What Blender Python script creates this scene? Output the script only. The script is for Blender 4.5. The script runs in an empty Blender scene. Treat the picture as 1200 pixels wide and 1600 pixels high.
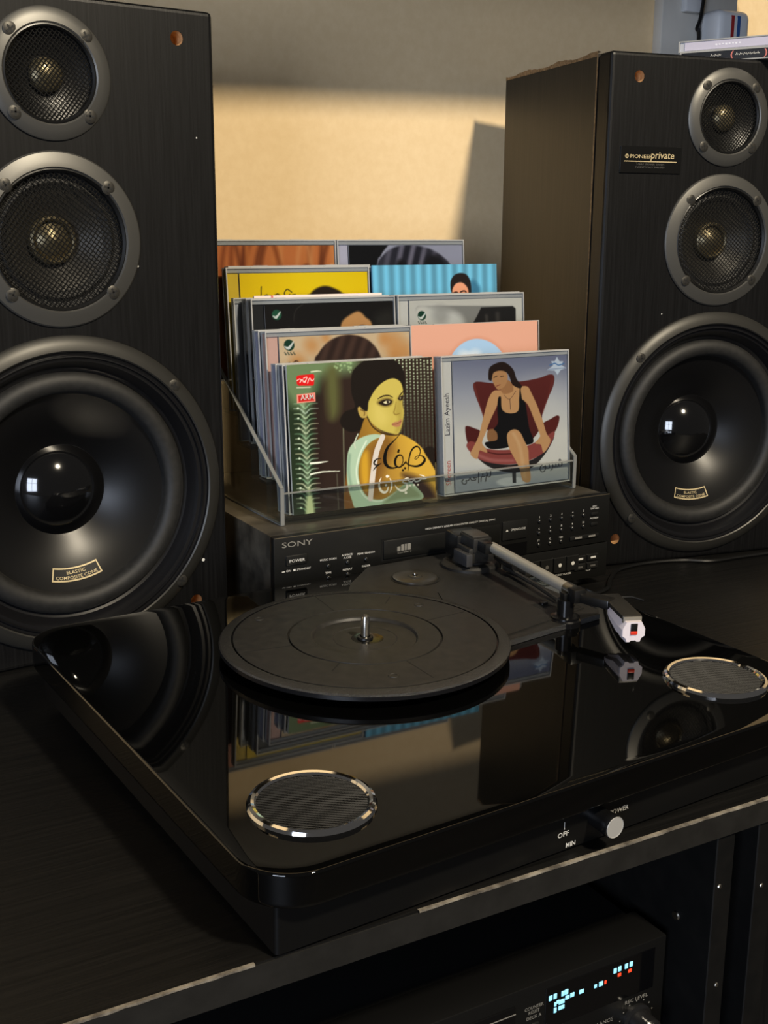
import bpy, bmesh, math, random
import numpy as np
from mathutils import Vector, Matrix
random.seed(7)
SC = bpy.context.scene
COL = SC.collection
S = 0.001            # all lengths below are millimetres
PI = math.pi

# ------------------------------------------------------------------ camera
F_PX, PITCH, ROLL, YAW = 1811.18, 0.2385, 0.0047, 0.5158
CAMLOC = (-395.9, -856.0, 232.4)
def make_camera():
    c, s = math.cos(YAW), math.sin(YAW)
    fw = Vector((s*math.cos(PITCH), c*math.cos(PITCH), -math.sin(PITCH)))
    r = Vector((c, -s, 0)); u = r.cross(fw)
    r2 = math.cos(ROLL)*r + math.sin(ROLL)*u
    u2 = -math.sin(ROLL)*r + math.cos(ROLL)*u
    cd = bpy.data.cameras.new('camera')
    cd.sensor_fit = 'HORIZONTAL'; cd.sensor_width = 36.0
    cd.lens = F_PX/1200.0*36.0
    cd.clip_start = 0.02; cd.clip_end = 50
    cam = bpy.data.objects.new('camera', cd); COL.objects.link(cam)
    M = Matrix(((r2.x, u2.x, -fw.x, CAMLOC[0]*S), (r2.y, u2.y, -fw.y, CAMLOC[1]*S),
                (r2.z, u2.z, -fw.z, CAMLOC[2]*S), (0, 0, 0, 1)))
    cam.matrix_world = M
    SC.camera = cam
make_camera()

# ------------------------------------------------------------------ world, lights, exposure
W = bpy.data.worlds.new('world'); SC.world = W; W.use_nodes = True
W.node_tree.nodes['Background'].inputs[0].default_value = (1.0, 0.94, 0.88, 1)
W.node_tree.nodes['Background'].inputs[1].default_value = 0.065
def make_light(kind, name, loc, energy, color, target=None, **kw):
    l = bpy.data.lights.new(name, kind); l.energy = energy; l.color = color
    for k, v in kw.items(): setattr(l, k, v)
    o = bpy.data.objects.new(name, l); COL.objects.link(o)
    o.location = Vector(loc)*S
    if target is not None:
        d = Vector(target)-Vector(loc); o.rotation_euler = d.to_track_quat('-Z', 'Y').to_euler()
    return o
# the room's warm hanging lamp, behind and to the right of the viewer
make_light('POINT', 'room_lamp', (268, -1610, 1490), 232.0, (1.0, 0.87, 0.66), shadow_soft_size=0.085)
# daylight through the window on the left
make_light('AREA', 'window_daylight', (-2150, -2200, 420), 58.0, (0.74, 0.83, 1.0), target=(100, 0, 150),
           shape='RECTANGLE', size=0.95, size_y=1.25)
SC.view_settings.view_transform = 'Standard'
SC.view_settings.look = 'None'
SC.view_settings.exposure = 0.0
SC.view_settings.gamma = 1.0
SC.view_settings.use_curve_mapping = False

# ------------------------------------------------------------------ materials
def lin(c):
    c = c/255.0
    return c/12.92 if c <= 0.04045 else ((c+0.055)/1.055)**2.4
def rgb(r, g, b): return (lin(r), lin(g), lin(b), 1)
MATS = {}
def mat(name, col, rough=0.5, metal=0.0, spec=0.5, coat=0.0, bump=None, emit=None, coat_rough=0.03):
    """bump = (scale vector, strength, distance) noise relief, col may be two colours mixed by the same noise"""
    if name in MATS: return MATS[name]
    m = bpy.data.materials.new(name); m.use_nodes = True
    nt = m.node_tree; b = nt.nodes['Principled BSDF']
    two = isinstance(col[0], tuple)
    b.inputs['Base Color'].default_value = rgb(*(col[0] if two else col))
    b.inputs['Roughness'].default_value = rough
    b.inputs['Metallic'].default_value = metal
    b.inputs['Specular IOR Level'].default_value = spec
    b.inputs['Coat Weight'].default_value = coat
    b.inputs['Coat Roughness'].default_value = coat_rough
    if emit:
        b.inputs['Emission Color'].default_value = rgb(*emit[0]); b.inputs['Emission Strength'].default_value = emit[1]
    if bump or two:
        sc = bump[0] if bump else (60, 60, 60)
        tc = nt.nodes.new('ShaderNodeTexCoord'); mp = nt.nodes.new('ShaderNodeMapping')
        mp.inputs['Scale'].default_value = sc
        nz = nt.nodes.new('ShaderNodeTexNoise'); nz.inputs['Scale'].default_value = 1.0
        nz.inputs['Detail'].default_value = 5; nz.inputs['Roughness'].default_value = 0.62
        nt.links.new(tc.outputs['Object'], mp.inputs['Vector']); nt.links.new(mp.outputs['Vector'], nz.inputs['Vector'])
        if two:
            cr = nt.nodes.new('ShaderNodeValToRGB')
            cr.color_ramp.elements[0].position = 0.38; cr.color_ramp.elements[0].color = rgb(*col[0])
            cr.color_ramp.elements[1].position = 0.66; cr.color_ramp.elements[1].color = rgb(*col[1])
            nt.links.new(nz.outputs['Fac'], cr.inputs['Fac']); nt.links.new(cr.outputs['Color'], b.inputs['Base Color'])
        if bump and bump[1] > 0:
            bp = nt.nodes.new('ShaderNodeBump'); bp.inputs['Strength'].default_value = bump[1]
            bp.inputs['Distance'].default_value = bump[2]*S
            nt.links.new(nz.outputs['Fac'], bp.inputs['Height']); nt.links.new(bp.outputs['Normal'], b.inputs['Normal'])
    MATS[name] = m
    return m
def clear_mat(name, tint=(235, 238, 240), gloss=1.0, haze=0.0, rough=0.04, hazecol=(215, 220, 225)):
    if name in MATS: return MATS[name]
    m = bpy.data.materials.new(name); m.use_nodes = True
    nt = m.node_tree; N = nt.nodes; L = nt.links; N.clear()
    out = N.new('ShaderNodeOutputMaterial'); tr = N.new('ShaderNodeBsdfTransparent'); tr.inputs[0].default_value = rgb(*tint)
    gl = N.new('ShaderNodeBsdfGlossy'); gl.inputs['Roughness'].default_value = rough
    lw = N.new('ShaderNodeLayerWeight'); pw_ = N.new('ShaderNodeMath'); pw_.operation = 'POWER'; pw_.inputs[1].default_value = 5.0
    L.new(lw.outputs['Facing'], pw_.inputs[0])
    fr = N.new('ShaderNodeMath'); fr.operation = 'MULTIPLY_ADD'; fr.inputs[1].default_value = 0.96; fr.inputs[2].default_value = 0.04
    L.new(pw_.outputs[0], fr.inputs[0])
    mul = N.new('ShaderNodeMath'); mul.operation = 'MULTIPLY'; mul.inputs[1].default_value = gloss; mul.use_clamp = True
    L.new(fr.outputs[0], mul.inputs[0])
    mx = N.new('ShaderNodeMixShader'); L.new(mul.outputs[0], mx.inputs[0]); L.new(tr.outputs[0], mx.inputs[1]); L.new(gl.outputs[0], mx.inputs[2])
    last = mx
    if haze > 0:
        df = N.new('ShaderNodeBsdfDiffuse'); df.inputs[0].default_value = rgb(*hazecol)
        m2 = N.new('ShaderNodeMixShader'); m2.inputs[0].default_value = haze
        L.new(mx.outputs[0], m2.inputs[1]); L.new(df.outputs[0], m2.inputs[2]); last = m2
    L.new(last.outputs[0], out.inputs[0])
    MATS[name] = m
    return m
def print_mat(name, rough=0.35, coat=0.0, spec=0.4):
    if name in MATS: return MATS[name]
    m = bpy.data.materials.new(name); m.use_nodes = True
    nt = m.node_tree; b = nt.nodes['Principled BSDF']
    at = nt.nodes.new('ShaderNodeVertexColor'); at.layer_name = 'print'
    nt.links.new(at.outputs['Color'], b.inputs['Base Color'])
    b.inputs['Roughness'].default_value = rough; b.inputs['Specular IOR Level'].default_value = spec; b.inputs['Coat Weight'].default_value = coat
    MATS[name] = m
    return m

WALL = mat('wall_paint', ((222, 196, 154), (227, 202, 161)), 0.85, spec=0.2, bump=((90, 90, 90), 0.08, 0.6))
ASH = mat('black_ash_laminate', ((4, 4, 4), (15, 14, 13)), 0.48, spec=0.3, bump=((7, 260, 260), 0.7, 0.8))
ASHV = mat('black_ash_vinyl', ((5, 5, 6), (15, 15, 16)), 0.43, spec=0.28, bump=((420, 420, 14), 0.25, 0.35))
ASHSIDE = mat('black_vinyl_lit_warm', ((19, 17, 14), (34, 30, 25)), 0.42, spec=0.4, bump=((400, 400, 10), 0.18, 0.3))  # black cabinet vinyl with the warm light's brown put into its colour
CHIP = mat('torn_chipboard', ((112, 88, 58), (156, 128, 92)), 0.9, bump=((300, 300, 300), 0.6, 1))
EDGEBLACK = mat('baffle_edge_black', (16, 16, 18), 0.26, spec=0.5)
RAWWOOD = mat('raw_wood', ((176, 132, 86), (205, 165, 118)), 0.8, bump=((200, 200, 40), 0.3, 0.5))
FRAME = mat('driver_frame_grey', (84, 83, 80), 0.42, metal=0.6, bump=((350, 350, 350), 0.05, 0.2))
WFRAME = mat('woofer_frame_grey', (50, 49, 46), 0.42, metal=0.45, bump=((300, 300, 300), 0.05, 0.2))
BLACK = mat('black_plastic', (14, 14, 14), 0.35)
BLACKMATT = mat('black_matt', (7, 7, 7), 0.65, spec=0.25)
RUBBER = mat('foam_rubber', ((17, 17, 16), (27, 26, 25)), 0.62, bump=((220, 220, 220), 0.12, 0.4))
CONE = mat('composite_cone', (8, 8, 9), 0.36, spec=0.38)
CAP = mat('glossy_dust_cap', (9, 9, 10), 0.09, spec=0.6, coat=0.6)
WIRE = mat('woven_wire', (46, 45, 43), 0.35, metal=0.6)
GOLDCAP = mat('champagne_dome', (122, 112, 88), 0.34, metal=0.75)
GREYCONE = mat('mid_cone_grey', (52, 50, 46), 0.45, metal=0.3)
SCREW = mat('screw_black', (60, 58, 54), 0.45, metal=0.6)
SCREWDK = mat('screw_slot', (6, 6, 6), 0.7)
GOLDPRINT = mat('gold_print', (190, 172, 132), 0.45, metal=0.2)
WHITEPRINT = mat('white_print', (200, 198, 192), 0.6)
GREYPRINT = mat('grey_print', (120, 117, 110), 0.6)
DIMPRINT = mat('dim_print', (78, 76, 72), 0.6)
GLOSS = mat('piano_black', (3, 3, 3), 0.03, spec=0.5)
SATIN = mat('satin_black_box', (8, 8, 8), 0.38, spec=0.35)
MATRUB = mat('platter_rubber', ((28, 27, 25), (38, 36, 33)), 0.5, bump=((150, 150, 150), 0.05, 0.2))
RIMTEX = mat('speckled_rim', ((12, 12, 12), (40, 39, 37)), 0.28, spec=0.8, bump=((1100, 1100, 1100), 1.0, 1.2))
DECKPLASTIC = mat('mechanism_plastic', ((24, 23, 22), (34, 33, 31)), 0.46, bump=((200, 200, 200), 0.08, 0.2))
STEEL = mat('brushed_steel', (200, 196, 188), 0.22, metal=1.0)
ARMMETAL = mat('tonearm_tube_metal', (172, 168, 158), 0.4, metal=0.5)
CHROME = mat('chrome', (225, 225, 225), 0.07, metal=1.0)
CARTWHITE = mat('cartridge_white', (208, 200, 206), 0.35, spec=0.5)
RED = mat('stylus_red', (205, 52, 28), 0.4)
PLAYERTOP = mat('player_metal_top', ((46, 43, 38), (76, 71, 62)), 0.32, spec=0.6, bump=((12, 40, 40), 0.03, 0.2))
PLAYERFACE = mat('player_face', (17, 17, 16), 0.36, spec=0.45)
PLAYERSIDE = mat('player_side', (20, 21, 24), 0.4)
BTN = mat('button_black', (22, 22, 21), 0.33)
DARKGLASS = mat('display_window', (5, 5, 6), 0.08, spec=0.6)
DISP = mat('display_cyan', (150, 205, 225), 0.5, emit=((120, 205, 240), 0.9))
DISPR = mat('display_red', (225, 70, 40), 0.5, emit=((255, 60, 25), 0.8))
WORN = mat('worn_edge', ((70, 64, 56), (142, 134, 120)), 0.75, bump=((60, 60, 60), 0.2, 0.3))
WHITEPL = mat('white_plastic', (205, 208, 212), 0.4)
TRUNK = mat('pale_painted_board', ((192, 190, 184), (202, 199, 192)), 0.6, bump=((20, 20, 8), 0.05, 0.5))
BLUEPL = mat('stripe_blue', (32, 78, 140), 0.5)
REDPL = mat('stripe_red', (150, 32, 34), 0.5)
CABLE = mat('black_cable', (12, 12, 12), 0.35)
CLEAR = clear_mat('clear_case', (240, 242, 244), 0.8)
CASEEDGE = clear_mat('case_edge', (205, 208, 212), 1.3, haze=0.5, rough=0.15, hazecol=(214, 214, 212))
ACRYL = clear_mat('clear_acrylic', (240, 242, 240), 0.8, haze=0.004)
ACRYLEDGE = clear_mat('acrylic_edge', (200, 204, 202), 1.6, haze=0.30, rough=0.1, hazecol=(190, 190, 186))
TRAYDK = mat('tray_dark', (40, 40, 44), 0.35)
TRAYLT = mat('tray_pale', (176, 178, 186), 0.4)
PAPER = mat('paper_white', (206, 200, 192), 0.7)

# ------------------------------------------------------------------ mesh helpers
class MB:
    def __init__(s): s.v = []; s.f = []; s.m = []
    def add(s, vs, fs, mi=0):
        o = len(s.v); s.v += [tuple(q) for q in vs]
        for f in fs: s.f.append(tuple(i+o for i in f)); s.m.append(mi)
        return s
    def box(s, x0, x1, y0, y1, z0, z1, mi=0):
        return s.add([(x0,y0,z0),(x1,y0,z0),(x1,y1,z0),(x0,y1,z0),(x0,y0,z1),(x1,y0,z1),(x1,y1,z1),(x0,y1,z1)],
              [(0,3,2,1),(4,5,6,7),(0,1,5,4),(1,2,6,5),(2,3,7,6),(3,0,4,7)], mi)
    def bevbox(s, x0, x1, y0, y1, z0, z1, r=1.0, seg=2, mi=0):
        bm = bmesh.new(); bmesh.ops.create_cube(bm, size=1)
        for v in bm.verts:
            v.co = Vector(((x0+x1)/2+v.co.x*(x1-x0), (y0+y1)/2+v.co.y*(y1-y0), (z0+z1)/2+v.co.z*(z1-z0)))
        bmesh.ops.bevel(bm, geom=bm.edges[:]+bm.verts[:], offset=r, segments=seg, profile=0.5, affect='EDGES', clamp_overlap=True)
        bm.verts.index_update()
        s.add([v.co[:] for v in bm.verts], [[v.index for v in f.verts] for f in bm.faces], mi); bm.free()
        return s
    def lathe(s, prof, c=(0,0,0), axis='y', seg=64, mi=0, close=False):
        """prof: list of (radius, offset along axis); axis y points into the wall, z up"""
        n = len(prof); vs = []; fs = []
        for k in range(seg):
            a = 2*PI*k/seg; ca, sa = math.cos(a), math.sin(a)
            for r, d in prof:
                if axis == 'y': vs.append((c[0]+r*ca, c[1]+d, c[2]+r*sa))
                elif axis == 'z': vs.append((c[0]+r*ca, c[1]+r*sa, c[2]+d))
                else: vs.append((c[0]+d, c[1]+r*ca, c[2]+r*sa))
        for k in range(seg):
            k2 = (k+1) % seg
            for i in range(n-1):
                a, b, e, d = k*n+i, k*n+i+1, k2*n+i+1, k2*n+i
                fs.append((a, b, e, d) if axis == 'z' else (a, d, e, b))
        return s.add(vs, fs, mi)
    def tube(s, path, r, seg=8, mi=0, caps=True):
        path = [Vector(q) for q in path]; n = len(path); vs = []; fs = []
        up = Vector((0, 0, 1)); prev = None
        for i, q in enumerate(path):
            t = (path[min(i+1, n-1)]-path[max(i-1, 0)]).normalized()
            if prev is None:
                a = up if abs(t.dot(up)) < 0.95 else Vector((1, 0, 0)); nx = t.cross(a).normalized()
            else:
                nx = (prev - t*prev.dot(t)).normalized()
            prev = nx; ny = t.cross(nx)
            rr = r[i] if isinstance(r, (list, tuple)) else r
            for k in range(seg):
                a = 2*PI*k/seg; vs.append(q+nx*(rr*math.cos(a))+ny*(rr*math.sin(a)))
        for i in range(n-1):
            for k in range(seg):
                k2 = (k+1) % seg; fs.append((i*seg+k, i*seg+k2, (i+1)*seg+k2, (i+1)*seg+k))
        if caps: fs.append(tuple(range(seg-1, -1, -1))); fs.append(tuple((n-1)*seg+k for k in range(seg)))
        return s.add(vs, fs, mi)
    def prism(s, poly, d0, d1, plane='xy', mi=0):
        def P(a, b, d): return (a, b, d) if plane == 'xy' else ((a, d, b) if plane == 'xz' else (d, a, b))
        n = len(poly)
        vs = [P(a, b, d0) for a, b in poly]+[P(a, b, d1) for a, b in poly]
        fs = [tuple(range(n-1, -1, -1)), tuple(range(n, 2*n))]+[(i, (i+1) % n, n+(i+1) % n, n+i) for i in range(n)]
        return s.add(vs, fs, mi)
    def rrloft(s, rect, rad, levels, seg=10, mi=0, caps=True):
        """stack of rounded rectangles; levels = (inset, z)"""
        x0, x1, y0, y1 = rect; n = 4*(seg+1); vs = []; fs = []
        for ins, z in levels:
            r = max(rad-ins, 0.3)
            for cx, cy, a0 in ((x1-ins-r, y1-ins-r, 0), (x0+ins+r, y1-ins-r, PI/2), (x0+ins+r, y0+ins+r, PI), (x1-ins-r, y0+ins+r, 1.5*PI)):
                for k in range(seg+1):
                    a = a0+PI/2*k/seg; vs.append((cx+r*math.cos(a), cy+r*math.sin(a), z))
        for i in range(len(levels)-1):
            for k in range(n):
                k2 = (k+1) % n; fs.append((i*n+k, i*n+k2, (i+1)*n+k2, (i+1)*n+k))
        if caps:
            fs.append(tuple(range(n-1, -1, -1))); fs.append(tuple((len(levels)-1)*n+k for k in range(n)))
        return s.add(vs, fs, mi)
    def build(s, name, mats, parent=None, sharp=26, loc=None, rot=None, label=None):
        me = bpy.data.meshes.new(name)
        me.from_pydata([(a*S, b*S, c*S) for a, b, c in s.v], [], s.f)
        if not isinstance(mats, (list, tuple)): mats = [mats]
        for m in mats: me.materials.append(m)
        me.polygons.foreach_set('material_index', s.m)
        me.polygons.foreach_set('use_smooth', [True]*len(s.f))
        bm = bmesh.new(); bm.from_mesh(me); bmesh.ops.recalc_face_normals(bm, faces=bm.faces[:]); bm.to_mesh(me); bm.free()
        me.set_sharp_from_angle(angle=math.radians(sharp)); me.update()
        return link(name, me, parent, loc, rot, label)
def link(name, me, parent=None, loc=None, rot=None, label=None):
    o = bpy.data.objects.new(name, me); COL.objects.link(o)
    if parent is not None: o.parent = parent
    if loc: o.location = Vector(loc)*S
    if rot: o.rotation_euler = rot
    if label: o['label'] = label
    return o
def tag(o, label, cat, group=None):
    o['label'] = label; o['category'] = cat
    if group: o['group'] = group
    return o
def struct(o): o['kind'] = 'structure'; return o
def thing(name, label, cat, loc=(0, 0, 0), rotz=0, group=None, rotx=0):
    o = bpy.data.objects.new(name, None); COL.objects.link(o); o.empty_display_size = 0.02
    o.location = Vector(loc)*S; o.rotation_euler = (rotx, 0, rotz)
    return tag(o, label, cat, group)
def text_mesh(body, size, align='LEFT', sx=1.0, bold=0.0, shear=0.0):
    cu = bpy.data.curves.new('t', 'FONT'); cu.body = body; cu.size = size; cu.align_x = align; cu.align_y = 'BOTTOM_BASELINE'
    cu.resolution_u = 2; cu.offset = bold; cu.shear = shear
    ob = bpy.data.objects.new('t', cu)
    me = bpy.data.meshes.new_from_object(ob)
    bpy.data.objects.remove(ob); bpy.data.curves.remove(cu)
    return [(v.co.x*sx, v.co.y) for v in me.vertices], [tuple(p.vertices) for p in me.polygons], me
def text(mb, body, size, x, z, y, align='LEFT', sx=1.0, bold=0.0, rot=0.0, mi=0, shear=0.0, warp=None):
    """flat lettering in the xz plane, facing -y, size in mm cap height"""
    vs, fs, me = text_mesh(body, size/0.72, align, sx, bold, shear)
    c, s = math.cos(rot), math.sin(rot)
    if warp: pts = [warp(a, b) for a, b in vs]
    else: pts = [(x+a*c-b*s, y, z+a*s+b*c) for a, b in vs]
    mb.add(pts, fs, mi); bpy.data.meshes.remove(me)
    return mb
def textz(mb, body, size, x, y, z, align='LEFT', sx=1.0, bold=0.0, rot=0.0):
    vs, fs, me = text_mesh(body, size/0.72, align, sx, bold)
    c, s = math.cos(rot), math.sin(rot)
    mb.add([(x+a*c-b*s, y+a*s+b*c, z) for a, b in vs], fs); bpy.data.meshes.remove(me)
    return mb

# ------------------------------------------------------------------ setting
Z_DESK = -95.0
Z_FLOOR = -780.0
Y_WALL = 290.0
struct(MB().box(-1700, 2300, Y_WALL, Y_WALL+100, Z_FLOOR, 1750).build('wall_back', WALL))
struct(MB().box(-1700, 2300, -3000, Y_WALL, Z_FLOOR-60, Z_FLOOR).build('floor', mat('floor_boards', ((26, 24, 23), (38, 35, 33)), 0.6, bump=((3, 40, 40), 0.1, 0.5))))

# wall shelf above the frame: its shadow falls on the upper wall
SHELF_D, SHELF_Z = 300, 531
sh = thing('wall_shelf', 'plain board shelf fixed to the wall above the loudspeakers', 'shelf', (0, 0, 0))
MB().prism([(-900, Y_WALL), (-900, Y_WALL-338), (735, Y_WALL-268), (735, Y_WALL)], SHELF_Z+4, SHELF_Z+26).build('board', ASH, sh)
for bx in (-700, -200):
    MB().prism([(Y_WALL, SHELF_Z+4), (Y_WALL-190, SHELF_Z+4), (Y_WALL-190, SHELF_Z-8), (Y_WALL, SHELF_Z-40)], bx, bx+12, 'yz').build('bracket', BLACK, sh)

# ------------------------------------------------------------------ desk
desk = thing('media_desk', 'long black wood-grain desk with open shelf bays carrying all the hi-fi', 'desk', (0, 0, Z_DESK))
Y_F = -420.0
topb = MB().box(-1100, 900, Y_F, 270, -16, 0).build('top_board', ASH, desk)
MB().box(-1100, 900, Y_F-0.8, Y_F, -16, -1.2).build('front_edge', mat('edge_band', ((20, 19, 17), (27, 26, 24)), 0.5), topb)
def edge_strip(x0, x1, n):
    b = MB(); xs = [x0+(x1-x0)*i/n for i in range(n+1)]
    hs = [0.1+0.6*random.random() for _ in xs]
    for i in range(n):
        a, c = xs[i], xs[i+1]; h0, h1 = hs[i], hs[i+1]
        b.add([(a, Y_F-1.1, -h0-.5), (c, Y_F-1.1, -h1-.5), (c, Y_F-1.1, .15), (a, Y_F-1.1, .15), (a, Y_F+1.0, .15), (c, Y_F+1.0, .15)], [(0, 1, 2, 3), (3, 2, 5, 4)])
    return b
edge_strip(-420, -216, 30).build('worn_edge', WORN, topb)
edge_strip(-128, 420, 66).build('worn_edge', WORN, topb)
for x0, x1 in ((77.5, 92), (111.5, 127), (-960, -944), (800, 816)):
    MB().bevbox(x0, x1, Y_F+1, 250, Z_FLOOR-Z_DESK, -16, 0.6, 1).build('upright', mat('upright_black', ((5, 5, 5), (11, 10, 9)), .6, spec=.22), desk)
MB().box(92, 111.5, Y_F+26, 250, Z_FLOOR-Z_DESK, -16).build('filler_panel', BLACKMATT, desk)
MB().box(127, 800, Y_F+6, Y_F+22, -420, -18).build('drawer_front', ASHV, desk)
MB().box(-944, 77.5, Y_F+3, 250, -251, -235).build('shelf_board', ASH, desk)
MB().box(-960, 816, 250, 262, Z_FLOOR-Z_DESK, -16).build('back_panel', BLACKMATT, desk)
for x, z in ((82, -50), (86, -118), (118, -60), (104, -84)):
    MB().lathe([(1.6, 0), (1.2, -0.5), (0, -0.6)], (x, Y_F+1 if x != 104 else Y_F+26, z), seg=10).build('cam_screw', STEEL, desk)
MB().lathe([(3.2, 0), (2.6, -0.9), (0, -1.0)], (77.4, Y_F+30, -84), axis='x', seg=12).build('shelf_pin', STEEL, desk)

# ------------------------------------------------------------------ loudspeakers
HW, HT = 128.5, 486.0     # half width, height
ZT, ZM, ZW = 432.5, 319.0, 129.0   # driver centres above the desk
def apply_bool(o, cutters):
    for c in cutters:
        md = o.modifiers.new('cut', 'BOOLEAN'); md.operation = 'DIFFERENCE'; md.object = c; md.solver = 'EXACT'
    bpy.context.view_layer.update()
    dg = bpy.context.evaluated_depsgraph_get()
    me = bpy.data.meshes.new_from_object(o.evaluated_get(dg))
    o.modifiers.clear(); old = o.data; o.data = me; bpy.data.meshes.remove(old)
    for c in cutters:
        m = c.data; bpy.data.objects.remove(c); bpy.data.meshes.remove(m)
    me.polygons.foreach_set('use_smooth', [True]*len(me.polygons)); me.set_sharp_from_angle(angle=math.radians(14))
def screw_mesh(r=5.0):
    b = MB(); b.lathe([(r, 0), (r, -0.5), (r*.8, -0.95), (r*.4, -1.15), (0, -1.2)], seg=16)
    for a in (0.5, 0.5+PI/2):
        c, s = math.cos(a), math.sin(a); L, w = r*.62, r*.13
        q = [(L*c-w*s, L*s+w*c), (-L*c-w*s, -L*s+w*c), (-L*c+w*s, -L*s-w*c), (L*c+w*s, L*s-w*c)]
        b.prism(q, -0.6, -1.28, 'xz', 1)
    return b
def wire_mesh(R, sp, r, ang, dome, seg=10):
    b = MB()
    for d, off in ((ang, 0.0), (ang+PI/2, 0.35)):
        c, s = math.cos(d), math.sin(d); k = -int(R/sp)
        while k*sp < R:
            h = math.sqrt(max(R*R-(k*sp)**2, 0))
            if h > 1.5:
                path = []
                for i in range(seg+1):
                    t = -h+2*h*i/seg; x, z = t*c-k*sp*s, t*s+k*sp*c
                    path.append((x, -dome*(1-(x*x+z*z)/(R*R))+off, z))
                b.tube(path, r, 4, caps=False)
            k += 1
    return b
SCREW_ME = screw_mesh().build('screw', [SCREW, SCREWDK]); SCR = SCREW_ME.data; bpy.data.objects.remove(SCREW_ME)
def add_screws(parent, off, y, cz):
    for sx in (-1, 1):
        for sz in (-1, 1):
            link('screw', SCR, parent, (sx*off, y, cz+sz*off), (0, random.random()*3, 0))
def cone_label(mb, r0, r1, a0, a1, yfun, mi, n=16):
    vs = []; fs = []
    for i in range(n+1):
        a = a0+(a1-a0)*i/n
        for r in (r0, r1): vs.append((r*math.cos(a), yfun(r), r*math.sin(a)))
    for i in range(n): fs.append((2*i, 2*i+1, 2*i+3, 2*i+2))
    mb.add(vs, fs, mi)
def loudspeaker(label, loc, rotz, label_angle, plate):
    sp = thing('loudspeaker', label, 'loudspeaker', loc, rotz, 'pair of three-way loudspeakers')
    TB = 24.0
    b = MB(); b.bevbox(-HW, HW, 0, TB, 0, HT, 3.6, 3)
    baf = b.build('baffle', ASHV, sp)
    cut = []
    for r, z in ((40, ZT), (57, ZM), (112, ZW)):
        cut.append(MB().lathe([(0, -20), (r, -20), (r, 60), (0, 60)], (0, 0, z), seg=64).build('cut', BLACK, sp))
    holes = [(sx*98.5, z) for sx in (-1, 1) for z in (465, 28)]
    for x, z in holes:
        cut.append(MB().lathe([(0, -20), (5.2, -20), (5.2, 15), (0, 15)], (x, 0, z), seg=24).build('cut', BLACK, sp))
    apply_bool(baf, cut)
    for x, z in holes:
        MB().lathe([(5.2, 0.6), (5.15, 14.8), (0, 14.8)], (x, 0, z), seg=24).build('peg_hole', RAWWOOD, sp)
    # cabinet: five-sided hollow box behind the baffle
    D = 218; i = 14; b = MB()
    b.box(-HW, -HW+i, TB, D, 0, HT); b.box(HW-i, HW, TB, D, 0, HT); b.box(-HW+i, HW-i, TB, D, HT-i, HT); b.box(-HW+i, HW-i, TB, D, 0, i); b.box(-HW+i, HW-i, D-i, D, i, HT-i)
    cab = b.build('cabinet', ASHSIDE, sp)
    # torn veneer along the top and the front seams
    for sx in (-1, 1):
        b = MB(); n = 48; ys = [TB+(D-TB)*k/n for k in range(n+1)]; hs = [max(.1, 1.1+1.1*math.sin(k*.37+1)+random.uniform(-.5, .5)) for k in range(n+1)]
        for k in range(n):
            b.add([(sx*(HW+.3), ys[k], HT-2.5), (sx*(HW+.3), ys[k+1], HT-2.5), (sx*(HW+.3), ys[k+1], HT+hs[k+1]), (sx*(HW+.3), ys[k], HT+hs[k]), (sx*(HW-3), ys[k], HT+hs[k]*.6), (sx*(HW-3), ys[k+1], HT+hs[k+1]*.6)], [(0, 1, 2, 3), (3, 2, 5, 4)])
        b.build('torn_veneer', CHIP, cab)
    for sx in (-1, 1):
        b = MB(); n = 30; zs = [HT*k/n for k in range(n+1)]; ws = [random.uniform(.5, 1.3)+(1.2 if z > 330 else 0) for z in zs]
        for k in range(n):
            x = sx*(HW+.25); b.add([(x, TB-.2, zs[k]), (x, TB+ws[k], zs[k]), (x, TB+ws[k+1], zs[k+1]), (x, TB-.2, zs[k+1])], [(0, 1, 2, 3)])
        b.build('seam_edge', CHIP, cab)
    # tweeter
    t = MB().lathe([(44.5, 0), (44.5, -1.2), (43.6, -2.0), (38, -3.6), (34.4, -4.2), (33.4, -3.4), (33.0, -1.0), (31.6, 1.5), (31.5, 3)], (0, 0, ZT), seg=80).build('tweeter_frame', FRAME, sp)
    MB().lathe([(33.2, -3.3), (32.2, -3.6), (31.0, -2.2), (31.0, 2)], (0, 0, ZT), seg=64).build('grille_ring', BLACK, t)
    wm = wire_mesh(31.2, 2.5, 0.36, math.radians(-38), 3.0).build('wire_grille', WIRE, t, loc=(0, -0.4, ZT))
    MB().lathe([(31.4, 3), (24, 6), (17, 8.5), (13, 9), (12.5, 7)], (0, 0, ZT), seg=48).build('horn', BLACK, t)
    MB().lathe([(12.6, 8), (11.5, 4.6), (9, 2.2), (5, 0.8), (0, 0.3)], (0, 0, ZT), seg=40).build('dome', GOLDCAP, t)
    add_screws(t, 26.8, -3.1, ZT)
    # midrange
    m = MB().lathe([(62.2, 0), (62.2, -1.2), (61.2, -2.2), (55, -4.2), (51.2, -4.8), (50.2, -3.6), (49.6, -1), (48.6, 1.5), (48.5, 3)], (0, 0, ZM), seg=96).build('midrange_frame', FRAME, sp)
    MB().lathe([(50.4, -3.5), (49.4, -4.0), (47.8, -2.2), (47.8, 2)], (0, 0, ZM), seg=80).build('grille_ring', BLACK, m)
    wire_mesh(48.0, 2.9, 0.40, math.radians(-38), 4.5).build('wire_grille', WIRE, m, loc=(0, -0.4, ZM))
    MB().lathe([(48.4, 3), (44, 4), (41, 2.6), (38, 4.6), (36, 6)], (0, 0, ZM), seg=64).build('surround', RUBBER, m)
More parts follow.
